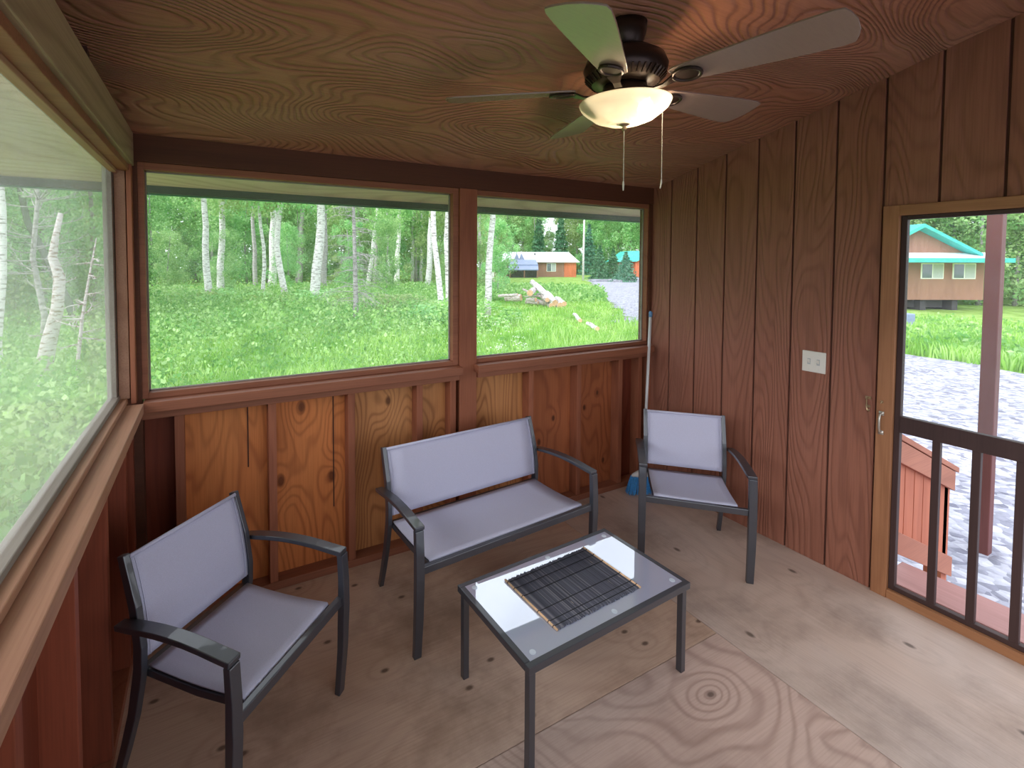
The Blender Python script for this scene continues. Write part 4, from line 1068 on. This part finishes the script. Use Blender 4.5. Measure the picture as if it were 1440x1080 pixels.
# brown cabin outside the door, D = 30.5 : 1 px = .04527 m ; local origin below px 1328
x, y = pxp(1328, 30.5); c3 = empty('cabin', (x, y, -1.35), RZc); tag(c3, 'brown cabin on skids with a teal-edged roof seen through the door', 'building')
q = .04527
X = lambda p: (p - 1328) * q
Z = lambda p: 1.64 + (369 - p) * q + 1.35
MB().box(X(1255), X(1384), 0, 5, Z(420), Z(366)).build('wall', M['cabin'], c3)
MB().poly_y(.2, 5, [(X(1235), Z(356)), (X(1367), Z(356)), (X(1288), Z(319)), (X(1280), Z(319))]).build('gable_wall', M['cabin'], c3)
MB().poly_y(-.5, 5.2, [(X(1230), Z(345)), (X(1288), Z(314)), (X(1370), Z(355)), (X(1370), Z(359)), (X(1288), Z(319)), (X(1230), Z(350))]).build('gable_roof', M['teal'], c3)
MB().add([(X(1230), -1.3, Z(367)), (X(1392), -1.3, Z(367)), (X(1392), .3, Z(356)), (X(1230), .3, Z(356)), (X(1230), -1.3, Z(364)), (X(1392), -1.3, Z(364)), (X(1392), .3, Z(353)), (X(1230), .3, Z(353))], [(0, 3, 2, 1), (4, 5, 6, 7), (0, 1, 5, 4), (1, 2, 6, 5), (2, 3, 7, 6), (3, 0, 4, 7)]).build('porch_roof', M['roofwhite'], c3)
MB().box(X(1229), X(1393), -1.36, -1.29, Z(367.5), Z(361.5)).build('fascia', M['teal'], c3)
cabin_win(c3, X(1294.5), X(1326), Z(390.5), Z(368.5)); cabin_win(c3, X(1339), X(1371), Z(390.5), Z(368.5))
MB().box(X(1262), X(1268), -.06, .0, Z(420), Z(367)).build('corner_board', M['railcap'], c3)
for xx in (1258, 1300, 1345): MB().box(X(xx), X(xx + 8), .2, 4.6, 0, Z(420)).build('skid', M['darkunder'], c3)
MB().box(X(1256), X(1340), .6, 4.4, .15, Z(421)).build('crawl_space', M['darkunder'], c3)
x, y = pxp(1277, 16.5); ut = MB().box(-.18, .18, -.15, .15, 0, .66).build('utility_box', M['roofblue'], None, .03); ut.location = (x, y, -.74); ut.rotation_euler = (0, 0, RZc)
tag(ut, 'small grey utility box in the grass before the brown cabin', 'box')
# stones along the far edge of the drive
srg = random.Random(5)
for k in range(14):
    px_ = 832 + k * 5.6; x, y = pxp(px_, 58 - k * .2 + srg.uniform(-2, 2))
    bmm = bmesh.new(); bmesh.ops.create_icosphere(bmm, subdivisions=2, radius=1)
    for v in bmm.verts: v.co *= 1 + srg.uniform(-.18, .18)
    me = bpy.data.meshes.new('boulder'); bmm.to_mesh(me); bmm.free(); me.materials.append(M['gravel'])
    o = bpy.data.objects.new('boulder', me); COL.objects.link(o); o.location = (x, y, -.55); o.scale = (srg.uniform(.3, .6), srg.uniform(.25, .4), srg.uniform(.15, .3))
    tag(o, 'pale boulder in the row along the far edge of the gravel drive', 'boulder', 'boulders edging the far drive')

# ------------------------------------------------------------------ LIGHT
w = bpy.data.worlds.new('overcast'); sc.world = w; w.use_nodes = True
bg = w.node_tree.nodes['Background']; bg.inputs[0].default_value = (.86, .91, 1., 1); bg.inputs[1].default_value = 1.5
sl = bpy.data.lights.new('overcast_sun', 'SUN'); sl.energy = 2.2; sl.angle = R(55); sl.color = (1., .97, .95)
so = bpy.data.objects.new('overcast_sun', sl); COL.objects.link(so)
so.rotation_euler = Vector((-.80, -.22, .56)).to_track_quat('Z', 'Y').to_euler()
pl = bpy.data.lights.new('fan_bulb_light', 'POINT'); pl.energy = 9.; pl.color = (1., .68, .42); pl.shadow_soft_size = .03
po_ = bpy.data.objects.new('fan_bulb_light', pl); COL.objects.link(po_); po_.location = (FX + .07, FY - .035, 2.19); 

# ------------------------------------------------------------------ CAMERA
cam = bpy.data.cameras.new('camera'); co = bpy.data.objects.new('camera', cam); COL.objects.link(co)
f_px, ppx, ppy = 673.806, 648.29, 394.63
cam.sensor_fit = 'HORIZONTAL'; cam.sensor_width = 36.; cam.lens = f_px / 1440 * 36
cam.shift_x = (720 - ppx) / 1440; cam.shift_y = -(540 - ppy) / 1440
yaw, pit, rol = R(27.735), R(-2.171), R(.137)
F = Vector((math.sin(yaw) * math.cos(pit), math.cos(yaw) * math.cos(pit), math.sin(pit)))
Rt = Vector((math.cos(yaw), -math.sin(yaw), 0)); U = Rt.cross(F)
R2 = Rt * math.cos(rol) + U * math.sin(rol); U2 = -Rt * math.sin(rol) + U * math.cos(rol)
mw = Matrix((R2, U2, -F)).transposed().to_4x4(); mw.translation = (0, 0, 1.64)
co.matrix_world = mw; cam.clip_start = .02; cam.clip_end = 500
sc.camera = co
sc.view_settings.view_transform = 'Standard'; sc.view_settings.look = 'None'; sc.view_settings.gamma = 1; sc.view_settings.exposure = .86
sc.cycles.use_denoising = True
sc.cycles.max_bounces = 8; sc.cycles.diffuse_bounces = 5; sc.cycles.transparent_max_bounces = 16; sc.cycles.transmission_bounces = 6
sc.cycles.caustics_reflective = False; sc.cycles.caustics_refractive = False
sc.cycles.sample_clamp_indirect = 6
